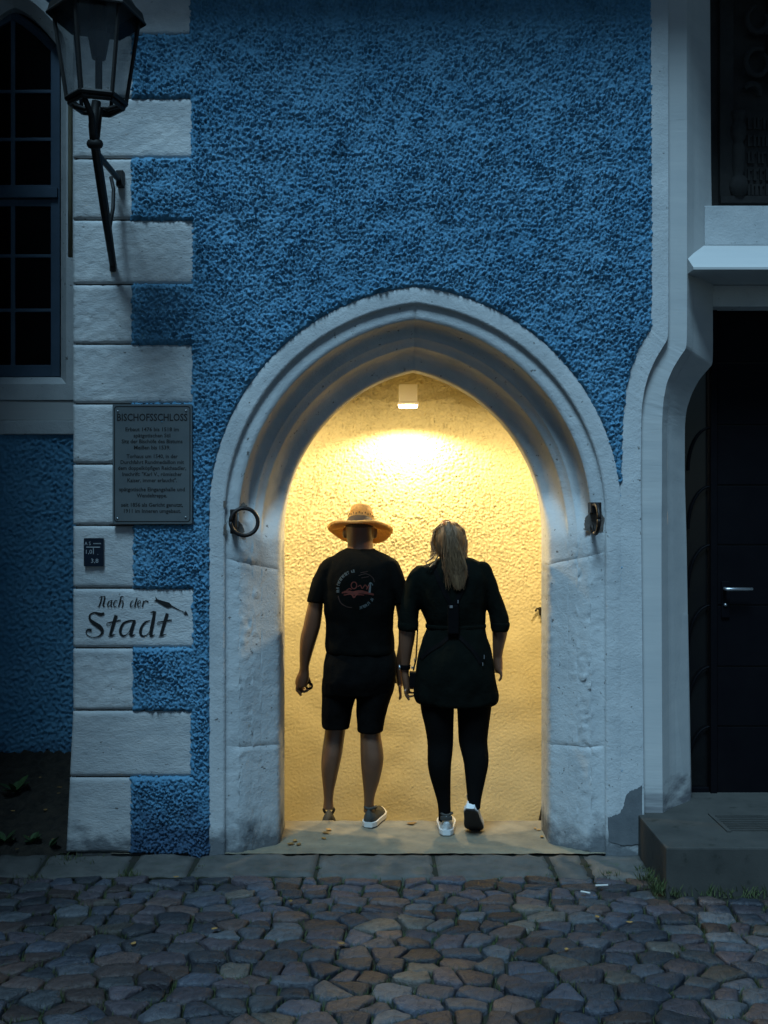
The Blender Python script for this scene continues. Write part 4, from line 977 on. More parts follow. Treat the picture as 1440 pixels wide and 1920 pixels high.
# left arm hangs free, hand half closed round a small ring
lofted(b, [(1055, 600, 636, -0.005, 0.055), (1085, 590, 620, -0.005, 0.058), (1120, 581, 608, -0.005, 0.054), (1150, 573.5, 604.5, -0.005, 0.052), (1175, 568, 601, 0.0, 0.048), (1192, 563.5, 596, 0.005, 0.046), (1210, 561.5, 590.5, 0.012, 0.044), (1228, 561, 585, 0.02, 0.038), (1245, 561, 580, 0.028, 0.031), (1257, 561, 578, 0.033, 0.027)], YM)
lofted(b, [(1252, 561, 578, 0.032, 0.027), (1262, 559, 579, 0.037, 0.026), (1272, 554, 579, 0.040, 0.027), (1283, 551.8, 576, 0.042, 0.026), (1291, 555, 573, 0.044, 0.022)], YM)
f = lambda x, y, d: P(x, y, YM + d)
finger(b, [f(557, 1287, .028), f(556, 1294, .030), f(561, 1299, .034), f(565, 1305, .040)], 0.0095, 0.0075)
finger(b, [f(561, 1288, .050), f(563, 1297, .055), f(571, 1297, .058), f(578, 1293, .056)], 0.010, 0.008)
finger(b, [f(565, 1288, .066), f(567, 1297, .072), f(575, 1296, .072), f(580, 1291, .068)], 0.010, 0.008)
finger(b, [f(568, 1286, .080), f(571, 1294, .088), f(578, 1293, .086), f(582, 1288, .080)], 0.009, 0.0075)
finger(b, [f(574, 1264, .062), f(578, 1272, .078), f(581, 1279, .084), f(582, 1285, .080)], 0.012, 0.009)
# right arm, mostly behind the woman's arm
lofted(b, [(1055, 712, 748, -0.005, 0.055), (1085, 728, 757, -0.005, 0.058), (1120, 738, 765, 0.0, 0.054), (1150, 744, 768, 0.01, 0.050), (1178, 748, 770, 0.02, 0.046), (1200, 748, 768, 0.03, 0.043), (1222, 745, 762, 0.045, 0.036), (1242, 742, 757, 0.055, 0.030), (1252, 741, 755, 0.060, 0.026)], YM)
lofted(b, [(1248, 741, 755, 0.060, 0.026), (1262, 741, 757, 0.07, 0.032), (1280, 743, 757, 0.075, 0.034), (1290, 745, 756, 0.078, 0.028)], YM)
for k, (dx, dd) in enumerate(((0, .045), (1, .064), (1, .083), (0, .100))):
    finger(b, [f(749 + dx, 1286, dd), f(750 + dx, 1298, dd + .004), f(751 + dx, 1307, dd + .008), f(748, 1313 - 2 * abs(k - 1.5), dd + .010)], 0.0095, 0.0075)
finger(b, [f(745, 1262, .085), f(741, 1272, .10), f(740, 1282, .105)], 0.011, 0.009)
# legs
lofted(b, [(1280, 608, 666, 0.0, 0.085), (1340, 610, 652, 0.0, 0.075), (1370, 609, 648, 0.0, 0.066), (1390, 606.5, 645, -0.008, 0.064), (1412, 603.5, 642, -0.016, 0.066), (1435, 602.5, 637, -0.020, 0.062), (1458, 604, 632, -0.014, 0.053), (1480, 606, 627, -0.004, 0.043), (1500, 607, 624.5, 0.004, 0.038), (1516, 605, 626, 0.010, 0.042)], YM + 0.06)
lofted(b, [(1280, 672, 732, 0.0, 0.085), (1340, 673, 717, 0.0, 0.075), (1375, 675, 714, 0.0, 0.066), (1395, 675.5, 717, -0.010, 0.065), (1418, 676, 719.5, -0.018, 0.067), (1440, 677.5, 717, -0.020, 0.062), (1465, 680, 711, -0.012, 0.052), (1488, 682, 704, -0.002, 0.043), (1506, 682.5, 701, 0.006, 0.038), (1524, 681, 703, 0.012, 0.042)], YM)
bake('body', b, 0.0055, M['skin'], man, 5)
t = MB()
lofted(t, [(1028, 649, 702, 0.018, 0.066), (1032, 642, 709, 0.012, 0.076), (1039, 629, 723, 0.005, 0.092), (1048, 616, 737, 0.0, 0.108), (1062, 608, 744, -0.005, 0.122), (1090, 606, 745, -0.01, 0.135), (1125, 608, 742, -0.012, 0.138), (1165, 610, 739.5, -0.006, 0.130), (1200, 610.5, 739.5, 0.0, 0.132), (1216, 612, 740, 0.0, 0.136), (1225, 615, 738, 0.0, 0.132)], YM, ex=2.5)
lofted(t, [(1043, 618, 650, 0.0, 0.05), (1050, 606, 645, 0.0, 0.075), (1062, 596.5, 640, -0.004, 0.085), (1078, 588, 633, -0.004, 0.086), (1098, 582, 622, -0.004, 0.082), (1115, 578, 613, -0.004, 0.078), (1128, 575.5, 609, -0.004, 0.075)], YM)
lofted(t, [(1045, 702, 734, 0.0, 0.05), (1052, 708, 746, 0.0, 0.075), (1064, 712, 753, -0.004, 0.085), (1080, 718, 760, -0.004, 0.086), (1100, 727, 765, -0.004, 0.082), (1118, 735, 768, -0.002, 0.078), (1131, 739, 770, 0.0, 0.075)], YM)
tee = bake('t_shirt', t, 0.007, M['tee'], man, 3, 0.010, 8, (1, 1, 0.75))
t = MB()
lofted(t, [(1212, 616, 737, 0.0, 0.125), (1230, 610, 742, 0.0, 0.135), (1246, 606, 743.5, -0.004, 0.142), (1275, 604, 741, -0.006, 0.142), (1300, 604, 737, 0.0, 0.125)], YM, ex=2.4)
lofted(t, [(1270, 604, 668, 0.0, 0.115), (1300, 603.5, 666.5, 0.0, 0.112), (1330, 604, 659.5, 0.0, 0.102), (1358, 604, 654, 0.0, 0.096), (1365, 605, 653.5, 0.0, 0.095)], YM + 0.02)
lofted(t, [(1270, 668, 741, 0.0, 0.115), (1300, 669.5, 736, 0.0, 0.112), (1325, 669.5, 728.5, 0.0, 0.104), (1350, 670.5, 721.5, 0.0, 0.098), (1371, 671.5, 718.5, 0.0, 0.094)], YM)
bake('shorts', t, 0.007, M['shorts'], man, 3, 0.009, 9, (1, 1, 0.6))
t = MB(); lofted(t, [(990.5, 648.5, 700.5, 0.048, 0.096), (984, 646.6, 702.4, 0.050, 0.102), (974, 650, 699, 0.05, 0.094), (967, 657, 692, 0.05, 0.068), (963, 668, 682, 0.05, 0.03)], YM); t.build('hair', M['hairdark'], man, True)
# hat
hc = P(675.5, 990, YM + 0.045)
HM = Matrix.Translation(hc) @ Matrix.Rotation(math.radians(-21), 4, 'X') @ Matrix.Rotation(math.radians(3), 4, 'Y')
wob = lambda r, a: (0.010 * math.cos(2 * a + 0.3) * (r / 0.18) ** 2 + 0.004 * math.sin(5 * a + 1) * (r / 0.18) ** 2) if r > 0.085 else 0.0
prof = [(0.002, 0.132), (0.030, 0.134), (0.050, 0.129), (0.060, 0.118), (0.066, 0.09), (0.073, 0.055), (0.079, 0.025), (0.083, 0.010), (0.095, 0.003), (0.12, -0.003), (0.145, -0.010), (0.165, -0.014), (0.182, -0.014), (0.1855, -0.011), (0.1855, -0.017), (0.182, -0.020), (0.165, -0.020), (0.145, -0.016), (0.12, -0.009), (0.095, -0.003), (0.080, 0.004), (0.074, 0.05), (0.062, 0.11), (0.03, 0.126), (0.002, 0.126)]
hm = MB(); hm.lathe(prof, 64, HM, wob); hat = hm.build('straw_hat', M['straw'], man, True)
hb2 = MB()   # woven coils of the brim and crown
for k in range(11):
    r = 0.094 + k * 0.0085
    z = np.interp(r, [p[0] for p in prof[8:13]], [p[1] for p in prof[8:13]])
    for zo in (0.0015, -0.0075):
        hb2.tube([HM @ Vector((r * math.cos(a), r * math.sin(a), z + zo + wob(r, a) + 0.0012 * math.sin(a * 38 + k))) for a in [2 * math.pi * i / 76 for i in range(77)]], 0.0032, 5)
hb2.build('straw_coil', M['straw'], hat, True)
hb3 = MB(); hb3.lathe([(0.0815, 0.022), (0.0835, 0.010), (0.0855, 0.010), (0.0835, 0.024)], 48, HM); hb3.build('hat_band', M['band'], hat, True)
for i in range(26):
    a = 2 * math.pi * i / 26
    c = HM @ Vector((0.0715 * math.cos(a), 0.0715 * math.sin(a), 0.062 + 0.006 * (i % 2)))
    tmp = MB(); tmp.box((-0.002, -0.0015, -0.005), (0.002, 0.0015, 0.005), 0, Matrix.Translation(c) @ HM.to_3x3().to_4x4() @ Matrix.Rotation(a - math.pi / 2, 4, 'Z')); tmp.build('vent_hole', M['ink'], hat)
# print on the back of the shirt, laid on the cloth
dgp = bpy.context.evaluated_depsgraph_get()
from mathutils.bvhtree import BVHTree
bvh = BVHTree.FromObject(tee, dgp)
def on_shirt(px, py, lift=0.0012):
    o = Vector((0, 0, CAMH)); d = (P(px, py, YM) - o).normalized()
    hit = bvh.ray_cast(o - man.location, d)
    if hit[0] is None: return P(px, py, YM - 0.15)
    return hit[0] + man.location + hit[1] * lift
def sp2(zx, zy): return 530 + zx / 5.76, 930 + zy / 5.76
def shirt_strokes(name, strokes, mat):
    mb = MB()
    for pts, w in strokes: ribbon(mb, [sp2(*p) for p in pts], [x / 5.76 for x in (w if hasattr(w, '__len__') else [w] * len(pts))], lambda x, y: on_shirt(x, y), 4)
    mb.build(name, mat, tee)
cx, cy, rad = 795, 1010, 200
def glyphs(a0, a1, n, seed):
    out = []; r_ = random.Random(seed)
    for i in range(n):
        a = math.radians(a0 + (a1 - a0) * (i + 0.5) / n); u = Vector((math.cos(a), math.sin(a))); v = Vector((-u.y, u.x))
        c = Vector((cx, cy)) + u * rad
        if r_.random() < 0.12: continue
        k = r_.choice((0, 1, 2, 3)); q = lambda s, t: tuple(c + u * s + v * t)
        out.append(([q(-16, -5), q(16, -5)], 5))
        if k in (0, 1): out.append(([q(-16, 5), q(16, 5)], 5))
        if k in (1, 2): out.append(([q(14, -5), q(14, 6)], 5))
        if k in (0, 3): out.append(([q(0, -5), q(0, 6)], 5))
        if k == 3: out.append(([q(-14, -5), q(-14, 6)], 5))
    return out
shirt_strokes('ring_lettering', glyphs(170, 265, 17, 4), M['greyprint']); shirt_strokes('ring_lettering', glyphs(28, 82, 10, 6), M['greyprint'])
reds = [([(770 + 30 * math.cos(t * .63), 965 + 36 * math.sin(t * .63)) for t in range(11)], 11), ([(640, 1045), (700, 1035), (760, 1050), (830, 1035), (900, 1045), (985, 1065)], [14, 30, 40, 36, 30, 16]),
        ([(660, 1070), (740, 1060), (770, 1095), (800, 1065), (880, 1070)], [10, 16, 18, 14, 8]), ([(810, 980), (840, 965), (860, 1000), (890, 960), (915, 990)], 9), ([(690, 1020), (720, 1000), (745, 1010)], 10), ([(905, 1010), (935, 960), (930, 1030)], 10)]
shirt_strokes('red_motif', reds, M['red'])
faint = [([(600, 1080), (625, 1150), (690, 1195), (750, 1205)], 10), ([(820, 860), (900, 840), (970, 880), (990, 930)], 8), ([(840, 830), (920, 815)], 7), ([(850, 885), (930, 870)], 7)]
shirt_strokes('faint_motif', faint, M['faint'])
shirt_strokes('pale_figure', [([(938, 1045), (945, 985), (950, 940)], [22, 18, 8]), ([(925, 970), (950, 935), (975, 965)], [7, 10, 7])], M['greyprint'])
# shoes
gm = (M['shoe_g'], M['sole_w'], M['sole_k'])
c = P(691, 1547, YM - 0.03); shoe('shoe', Vector((c.x, 5.785 - 0.03, 0.006)), math.radians(-13), 0.0, 0.27, 0.105, gm, man, 0.098)
shoe('shoe', Vector((P(615, 0, YM + 0.08).x, YM + 0.03 + 0.12, -0.045)), math.radians(2), math.radians(-24), 0.285, 0.105, gm, man, 0.095)

# thing in his hand
cp = empty('lens_cap', f(580, 1286, .07), 'small round black lens cap held in the fingers of the person with the straw hat', 'lens cap')
mb = MB(); torus(mb, f(579.5, 1286, .070), 0.017, 0.0065, (0.3, -1, 0.2), 24, 8); mb.build('rim', M['strap'], cp, True)

# ---- woman
YF = 5.67
wom = empty('person', (P(860, 1562, YF).x, YF, 0.0), 'person with long blond ponytail, dark tunic, black leggings and white trainers, one heel lifted', 'person')
b = MB()
lofted(b, [(1065, 822, 872, 0.0, 0.06), (1045, 827, 865, 0.005, 0.052), (1030, 826, 866, 0.012, 0.056), (1018, 821, 869, 0.03, 0.080), (1002, 818, 872, 0.04, 0.098), (988, 824, 866, 0.042, 0.085), (981, 834, 856, 0.04, 0.05)], YF)
lofted(b, [(1006, 838, 852, 0.128, 0.014), (1016, 837, 853, 0.14, 0.022), (1021, 840, 850, 0.135, 0.013)], YF, seg=12); lofted(b, [(1016, 828, 862, 0.085, 0.045), (1030, 830, 860, 0.09, 0.04), (1038, 836, 854, 0.085, 0.025)], YF)
lofted(b, [(1064, 792, 900, 0.0, 0.06), (1100, 787, 908, 0.0, 0.095), (1150, 798, 908, 0, 0.1), (1190, 800, 908, 0, 0.1), (1240, 790, 918, 0, 0.12), (1290, 788, 922, 0, 0.12)], YF)
# left arm
lofted(b, [(1076, 776, 800, 0.0, 0.045), (1110, 760, 787, 0.0, 0.05), (1150, 750, 782, 0.0, 0.047), (1180, 747.5, 780, 0.0, 0.045), (1200, 747, 777.5, 0.004, 0.043), (1220, 748, 773.5, 0.01, 0.038), (1238, 749.5, 770.5, 0.016, 0.031), (1254, 751.5, 768, 0.022, 0.025)], YF)
lofted(b, [(1250, 751.5, 768, 0.022, 0.025), (1262, 752, 767, 0.028, 0.027), (1276, 753.5, 768, 0.034, 0.034), (1290, 756, 770, 0.04, 0.036), (1298, 758, 769, 0.042, 0.03)], YF)
g_ = lambda x, y, d: P(x, y, YF + d)
finger(b, [g_(759, 1294, .006), g_(761, 1303, .006), g_(765, 1310, .008), g_(768, 1313, .012)], 0.009, 0.007)
finger(b, [g_(762, 1296, .026), g_(764, 1305, .026), g_(771, 1306, .028), g_(777, 1304, .032)], 0.0092, 0.007)
finger(b, [g_(764, 1292, .046), g_(767, 1299, .048), g_(774, 1299, .05), g_(779, 1297, .05)], 0.0092, 0.007)
finger(b, [g_(765, 1286, .064), g_(769, 1290, .068), g_(775, 1291, .07), g_(779, 1290, .068)], 0.009, 0.007)
finger(b, [g_(763, 1266, .05), g_(768, 1274, .066), g_(773, 1281, .072)], 0.011, 0.008)
# right arm
lofted(b, [(1066, 888, 910, 0.0, 0.045), (1092, 902, 926, 0.0, 0.048), (1130, 915, 943, 0.0, 0.047), (1160, 920, 951, 0.0, 0.045), (1182, 922.5, 952, 0.004, 0.044), (1200, 923.5, 949, 0.012, 0.040), (1218, 924.5, 945, 0.022, 0.034), (1232, 925, 943, 0.03, 0.027)], YF)
lofted(b, [(1228, 925, 943, 0.03, 0.026), (1242, 926, 944, 0.036, 0.032), (1256, 928, 944, 0.04, 0.036), (1264, 930, 943.5, 0.043, 0.03)], YF)
for k, dd in enumerate((.012, .032, .052, .070)):
    finger(b, [g_(939, 1258, dd), g_(940, 1266, dd), g_(939, 1273, dd + .006), g_(935, 1277 - abs(k - 1), dd + .012)], 0.009, 0.007)
finger(b, [g_(930, 1244, .062), g_(927, 1254, .078), g_(929, 1262, .082)], 0.0105, 0.008)
lofted(b, [(1290, 795, 848, 0.0, 0.08), (1400, 806, 846, 0, 0.055), (1440, 806, 842, 0, 0.052), (1490, 818, 844, 0, 0.036), (1508, 823.5, 843, 0.0, 0.032)], YF)
lofted(b, [(1290, 862, 915, 0.0, 0.08), (1400, 866, 910, -0.01, 0.055), (1440, 870, 910, -0.03, 0.052), (1480, 874, 902, -0.06, 0.04), (1506, 877, 898, -0.085, 0.036)], YF)
bake('body', b, 0.0055, M['skin2'], wom, 5)
t = MB()
lofted(t, [(1044, 828, 872, 0.005, 0.062), (1048, 820, 886, 0.002, 0.075), (1055, 806, 902, 0.0, 0.088), (1066, 786, 914, -0.004, 0.10), (1085, 776, 920, -0.008, 0.112), (1115, 782, 915, -0.01, 0.118), (1145, 790, 911, -0.006, 0.112), (1166, 797, 910, 0.0, 0.106), (1173, 799, 910, 0.0, 0.104), (1182, 797, 911, 0, 0.108), (1205, 789.5, 918, -0.004, 0.122), (1235, 782, 925, -0.010, 0.138), (1265, 779, 929, -0.012, 0.146), (1290, 777, 932, -0.008, 0.146), (1306, 777, 934, -0.006, 0.144), (1315, 782, 932, -0.006, 0.142), (1320, 796, 922, -0.006, 0.138)], YF, ex=2.35)
lofted(t, [(1061, 780, 806, 0.0, 0.05), (1070, 770, 806, 0.0, 0.066), (1086, 762, 800, 0.0, 0.072), (1110, 755, 793, 0.0, 0.07), (1140, 750, 786, 0.0, 0.066), (1160, 747.5, 784, 0.0, 0.064), (1174, 746, 783.5, 0.0, 0.064), (1180, 748, 783, 0.0, 0.062)], YF)
lofted(t, [(1053, 884, 908, 0.0, 0.045), (1061, 884, 919, 0.0, 0.064), (1080, 892, 929, 0.0, 0.072), (1105, 902, 937, 0.0, 0.068), (1135, 912, 947, 0.0, 0.066), (1155, 917.5, 953, 0.0, 0.064), (1172, 920.5, 954, 0.0, 0.062), (1183, 922, 951, 0.0, 0.06)], YF)
dress = bake('tunic', t, 0.007, M['dress'], wom, 3, 0.009, 10, (1, 1, 0.6))
for rows in ([(1166, 747, 784.5, 0, 0.067), (1169, 745.5, 785, 0, 0.069), (1176, 745.5, 784.5, 0, 0.068), (1180, 747, 783.5, 0, 0.066)], [(1167, 919, 955, 0, 0.066), (1170, 919.5, 956, 0, 0.068), (1178, 920.5, 954.5, 0, 0.066), (1183, 922, 952, 0, 0.063)]):
    t = MB(); lofted(t, rows, YF); t.build('sleeve_cuff', M['dress'], dress, True)
t = MB(); lofted(t, [(1170, 798, 910.5, 0, 0.106), (1171.5, 797.5, 911.5, 0, 0.1075), (1175, 797.5, 911.5, 0, 0.1075), (1176.5, 798, 910.5, 0, 0.106)], YF, ex=2.35, seg=40); t.build('waist_tie', M['dress'], dress, True)
t = MB()
lofted(t, [(1270, 785, 925, 0.0, 0.115), (1300, 788, 923, 0.0, 0.112), (1318, 792, 920, 0.0, 0.10)], YF, ex=2.4)
lofted(t, [(1290, 786, 853, 0.0, 0.098), (1330, 789, 851.5, 0.0, 0.09), (1360, 796, 850.5, 0.0, 0.08), (1390, 801, 850, 0.002, 0.066), (1410, 801.5, 848.5, -0.006, 0.062), (1430, 801.5, 846, -0.014, 0.062), (1452, 805, 845, -0.012, 0.055), (1480, 813, 845, 0.0, 0.044), (1505, 820, 845, 0.004, 0.039), (1526, 822, 845.5, 0.006, 0.041), (1540, 822, 846, 0.010, 0.043)], YF)
lofted(t, [(1290, 854, 926, 0.0, 0.098), (1330, 857, 921, 0.0, 0.09), (1360, 858.5, 917, 0.002, 0.082), (1390, 860, 914, 0.0, 0.068), (1412, 865, 915.5, -0.014, 0.063), (1430, 869, 915, -0.026, 0.062), (1452, 871, 910, -0.042, 0.054), (1475, 873, 904, -0.06, 0.045), (1496, 875, 899, -0.078, 0.039), (1508, 876.5, 898, -0.088, 0.036)], YF)
bake('leggings', t, 0.006, M['legging'], wom, 4)
wm = (M['shoe_w'], M['shoe_w'], M['sole_w'], M['shoe_g'])
s1, Mx1 = shoe('shoe', Vector((P(836, 0, YF).x, YF - 0.055, 0.006)), math.radians(-3), 0.0, 0.265, 0.096, wm, wom, 0.102)
mb = MB(); c = Mx1 @ Vector((0, -0.006, 0.055)); wall_text(mb, 'adidas', c.x, c.z, c.y - 0.002, 0.022, width=0.055); mb.build('heel_lettering', M['greyprint'], s1)
MB().box((c.x - 0.032, c.y - 0.001, c.z + 0.025), (c.x + 0.032, c.y + 0.02, c.z + 0.045), 0.004).build('heel_tab', M['shoe_g'], s1)
wk = (M['shoe_w'], M['shoe_w'], M['sole_k'])
hl = P(882, 1517, YF - 0.125)
shoe('shoe', hl, math.radians(-13), math.radians(-44), 0.262, 0.098, wk, wom, 0.098)
# hair: cap, ponytail and loose strands
t = MB()
lofted(t, [(1046, 824, 874, 0.0, 0.03), (1038, 817, 877, 0.0, 0.055), (1022, 811.5, 877, 0.015, 0.085), (1006, 811.5, 875.5, 0.025, 0.108), (994, 815, 871, 0.03, 0.105), (984, 823, 863, 0.03, 0.085), (978, 834, 851, 0.03, 0.045)], YF)
hair = bake('hair', t, 0.006, M['hair'], wom, 3, 0.003, 40, (1.5, 1.5, 0.1))
t = MB(); lofted(t, [(977, 833, 843, -0.070, 0.018), (984, 832, 846, -0.090, 0.022), (1000, 832, 850, -0.108, 0.026), (1020, 832, 858, -0.108, 0.028), (1042, 830, 868, -0.110, 0.026), (1062, 834, 872, -0.125, 0.022), (1080, 840, 872, -0.135, 0.016), (1094, 846, 868, -0.138, 0.010), (1104, 852, 860, -0.138, 0.004)], YF)
pony = bake('ponytail', t, 0.005, M['hair'], wom, 3, 0.004, 60, (1.6, 1, 0.08))
t = MB(); torus(t, g_(838, 980, -0.06), 0.017, 0.007, (0.1, -0.6, 0.8), 16, 6); t.build('hair_tie', M['band'], hair, True)
t = MB(); r_ = random.Random(21)
for i in range(230):
    x0 = r_.uniform(832, 848); x1 = 828 + r_.random() * 54; ye = r_.uniform(1070, 1108); yo = r_.uniform(-0.02, 0.012)
    xm = x0 + (x1 - x0) * 0.55 + r_.uniform(-4, 4)
    t.tube([g_(x0, 985, -0.10 + yo * .5), g_((x0 + xm) / 2, 1012, -0.132 + yo), g_(xm, 1042, -0.135 + yo), g_((xm + x1) / 2 + r_.uniform(-3, 3), 1064, -0.142 + yo * .7), g_(x1 * 0.55 + 855 * 0.45 + r_.uniform(-10, 10), ye, -0.146 + yo * 0.4)], [0.0014, 0.0016, 0.0014, 0.001, 0.0005], 4, False)
for i in range(110):   # side strands and flyaways
    sd_ = -1 if i % 2 else 1; xb = 842 + sd_ * r_.uniform(24, 33); yb = r_.uniform(1030, 1062)
    t.tube([g_(842 + sd_ * r_.uniform(4, 16), r_.uniform(979, 986), r_.uniform(-0.06, 0.04)), g_(842 + sd_ * r_.uniform(24, 30), r_.uniform(992, 1000), r_.uniform(-0.06, 0.05)), g_(842 + sd_ * r_.uniform(30, 35.5), r_.uniform(1012, 1024), r_.uniform(-0.06, 0.04)), g_(xb + r_.uniform(-4, 4), yb, r_.uniform(-0.09, -0.02))], [0.0012, 0.0014, 0.0011, 0.0005], 4, False)
t.tube([g_(822, 1040, -0.07), g_(815, 1056, -0.105), g_(806, 1064, -0.112), g_(800, 1060, -0.108), g_(797, 1050, -0.10)], [0.004, 0.005, 0.005, 0.004, 0.001], 6)
t.tube([g_(818, 1036, -0.06), g_(808, 1048, -0.10), g_(799, 1054, -0.108), g_(793, 1050, -0.10)], [0.004, 0.0045, 0.004, 0.001], 6)
t.build('loose_strands', M['hair'], wom, True)
t = MB(); lofted(t, [(1247, 750, 769.5, 0.020, 0.030), (1249, 749.5, 770, 0.020, 0.031), (1254, 750, 769.5, 0.021, 0.030), (1256, 750.5, 769, 0.021, 0.029)], YF); wt = t.build('watch_strap', M['strap'], wom, True)
c = g_(749.5, 1251.5, 0.015); MB().tube([c + Vector((0.004, 0, 0)), c + Vector((-0.006, 0, 0))], 0.015, 14).build('watch_case', M['steel'], wt, True)

# sling bag and camera carried by the woman
bvd = BVHTree.FromObject(dress, bpy.context.evaluated_depsgraph_get())
def on_dress(px, py, lift=0.004):
    o = Vector((0, 0, CAMH)); d = (P(px, py, YF) - o).normalized(); hit = bvd.ray_cast(o - wom.location, d)
    return P(px, py, YF - 0.12) if hit[0] is None else hit[0] + wom.location + hit[1] * lift
sb = empty('sling_bag', on_dress(852, 1240, 0.02), 'black sling bag with crossed straps on the back of the person in the tunic', 'bag')
def strap(name, pts, w, par, lift=0.004, mat=None):
    mb = MB(); ribbon(mb, pts, w, lambda x, y: on_dress(x, y, lift), 6); return mb.build(name, mat or M['strap'], par)
strap('strap', [(812, 1056), (822, 1085), (836, 1115), (846, 1136)], 8, sb); strap('strap', [(878, 1058), (872, 1090), (862, 1115), (852, 1136)], 8, sb, 0.005)
strap('strap', [(852, 1186), (872, 1205), (890, 1225), (902, 1245)], 7, sb, 0.005); strap('strap', [(848, 1186), (830, 1205), (806, 1220), (790, 1235)], 7, sb, 0.005)
c0 = on_dress(850, 1160, 0.012); MB().box(c0 + Vector((-0.03, -0.010, -0.078)), c0 + Vector((0.03, 0.012, 0.078)), 0.008).build('back_pad', M['strap'], sb)
for (x, y, w, hh) in ((847, 1137, 5, 3), (858, 1128, 1.6, 4), (855, 1176, 1.4, 6), (905, 1232, 1.5, 5), (902, 1246, 1.4, 4), (782, 1238, 1.6, 5)):
    c = on_dress(x, y, 0.014); MB().box(c + Vector((-w * .0016, -0.004, -hh * .0022)), c + Vector((w * .0016, 0.004, hh * .0022)), 0.0015).build('buckle', M['steel'], sb)
cb = empty('compact_camera', g_(774, 1280, 0.03), 'small dark camera on a strap held in the hand wearing the watch', 'camera')
MB().box(g_(768, 1290, -0.012), g_(781, 1258, 0.05), 0.006).build('camera_body', M['strap'], cb)
MB().tube([g_(781, 1274, 0.02), g_(786, 1274, 0.02)], 0.024, 14).build('lens', M['iron'], cb, True)
for y in (1252, 1264): MB().box(g_(771, y + 2, 0.0), g_(775, y - 3, 0.01), 0.001).build('dial', M['steel'], cb)
MB().tube([g_(775, 1257, 0.0), g_(780, 1236, -0.02), g_(782, 1200, -0.04), g_(783.5, 1165, -0.03)], 0.0045, 6).build('neck_strap', M['strap'], cb)

# ------------------------------------------------------------------ litter, leaves and weeds
def leaf_mesh(name, c, size, yaw, mat, parent=None, curl=0.25, up_=0.0):
    n = 6; V = []; Fc = []
    for i in range(n + 1):
        t = i / n; w = size * 0.32 * math.sin(math.pi * min(1, t * 0.96 + 0.02)) ** 0.8
        z = size * (curl * (t - 0.5) ** 2 + up_ * t - 0.1 * up_ * t * t)
        for s in (-1, 0, 1): V.append((t * size - size / 2, s * w, z + abs(s) * w * 0.35))
    for i in range(n):
        for k in range(2): Fc.append((3 * i + k, 3 * i + k + 1, 3 * i + k + 4, 3 * i + k + 3))
    Mx = Matrix.Translation(c) @ Matrix.Rotation(yaw, 4, 'Z')
    return mk(name, [Mx @ Vector(v) for v in V], Fc, mat, parent, True, origin=c)
def G(px, py, z=0.004):
    Y = (CAMH - z) * F / (py - 960); return Vector(((px - 720) * Y / F, Y, z))
lrnd = random.Random(5)
for (x, y, s) in ((545, 1583, .045), (553, 1577, .04), (560, 1584, .04), (612, 1562, .05), (616, 1556, .04), (607, 1572, .035), (770, 1545, .05), (776, 1543, .035), (1010, 1556, .03), (1016, 1569, .03), (1003, 1553, .02)):
    o = leaf_mesh('fallen_leaf', G(x, y), s, lrnd.uniform(0, 6), M['leaf'], None, lrnd.uniform(.2, .6)); tag(o, 'small dry brown leaf lying on the lit passage floor', 'leaf', 'dry leaves on the passage floor')
for (x, y, s) in ((545, 1690, .03), (402, 1742, .03), (1180, 1730, .03), (1062, 1780, .025), (640, 1770, .03), (1120, 1720, .03), (330, 1645, .03), (250, 1770, .03)):
    o = leaf_mesh('fallen_leaf', G(x, y, 0.016), s, lrnd.uniform(0, 6), M['leaf'], None, lrnd.uniform(.2, .6)); tag(o, 'small dry leaf lying on the cobbles outside the archway', 'leaf', 'dry leaves on the cobbles')
for (x, y, s, yw) in ((1128, 1660, .03, .1), (1098, 1673, .022, -.5)):
    c = G(x, y, 0.02); d = Vector((math.cos(yw), math.sin(yw), 0)) * s
    o = MB().tube([c - d, c + d], 0.0045, 8).build('cigarette_end', M['sole_w']); tag(o, ('longer' if s > .025 else 'shorter') + ' white cigarette end lying on the cobbles by the right jamb', 'cigarette', 'cigarette ends on the cobbles')
for (x, y) in ((760, 1552), (372 / 1.0 + 287, 1574)):
    pass
# weeds
def weed(c, n, size, label, seed):
    r_ = random.Random(seed); e = empty('weed', c, label, 'weed')
    for i in range(n):
        a = r_.uniform(0, 6.28); s = size * r_.uniform(.6, 1.1)
        leaf_mesh('leaf', Vector(c) + Vector((math.cos(a) * s * .45, math.sin(a) * s * .45, 0.01)), s, a, M['green'], e, 0.1, r_.uniform(.3, 1.3))
def S(px, py):   # point on the soil bank seen at a pixel
    for k in range(200):
        Y = YW + 0.02 + (YL - YW) * k / 200; z = -0.01 + 0.25 * ((Y - YW) / (YL - YW)) ** 0.9
        if 960 + (CAMH - z) * F / Y <= py: return Vector(((px - 720) * Y / F, Y, z))
    return Vector(((px - 720) * YL / F, YL - 0.05, 0.22))
weed(S(28, 1490), 9, 0.085, 'broad-leaved green weed growing high on the dark soil against the wing wall', 1)
weed(S(8, 1585), 10, 0.06, 'bright green weed at the front edge of the dark soil beside the kerb', 2)
weed(S(60, 1585), 8, 0.05, 'low dull weed in the soil near the foot of the corner stones', 3)
weed(S(95, 1592), 6, 0.06, 'tiny weed in the soil touching the foot of the corner stones', 4)
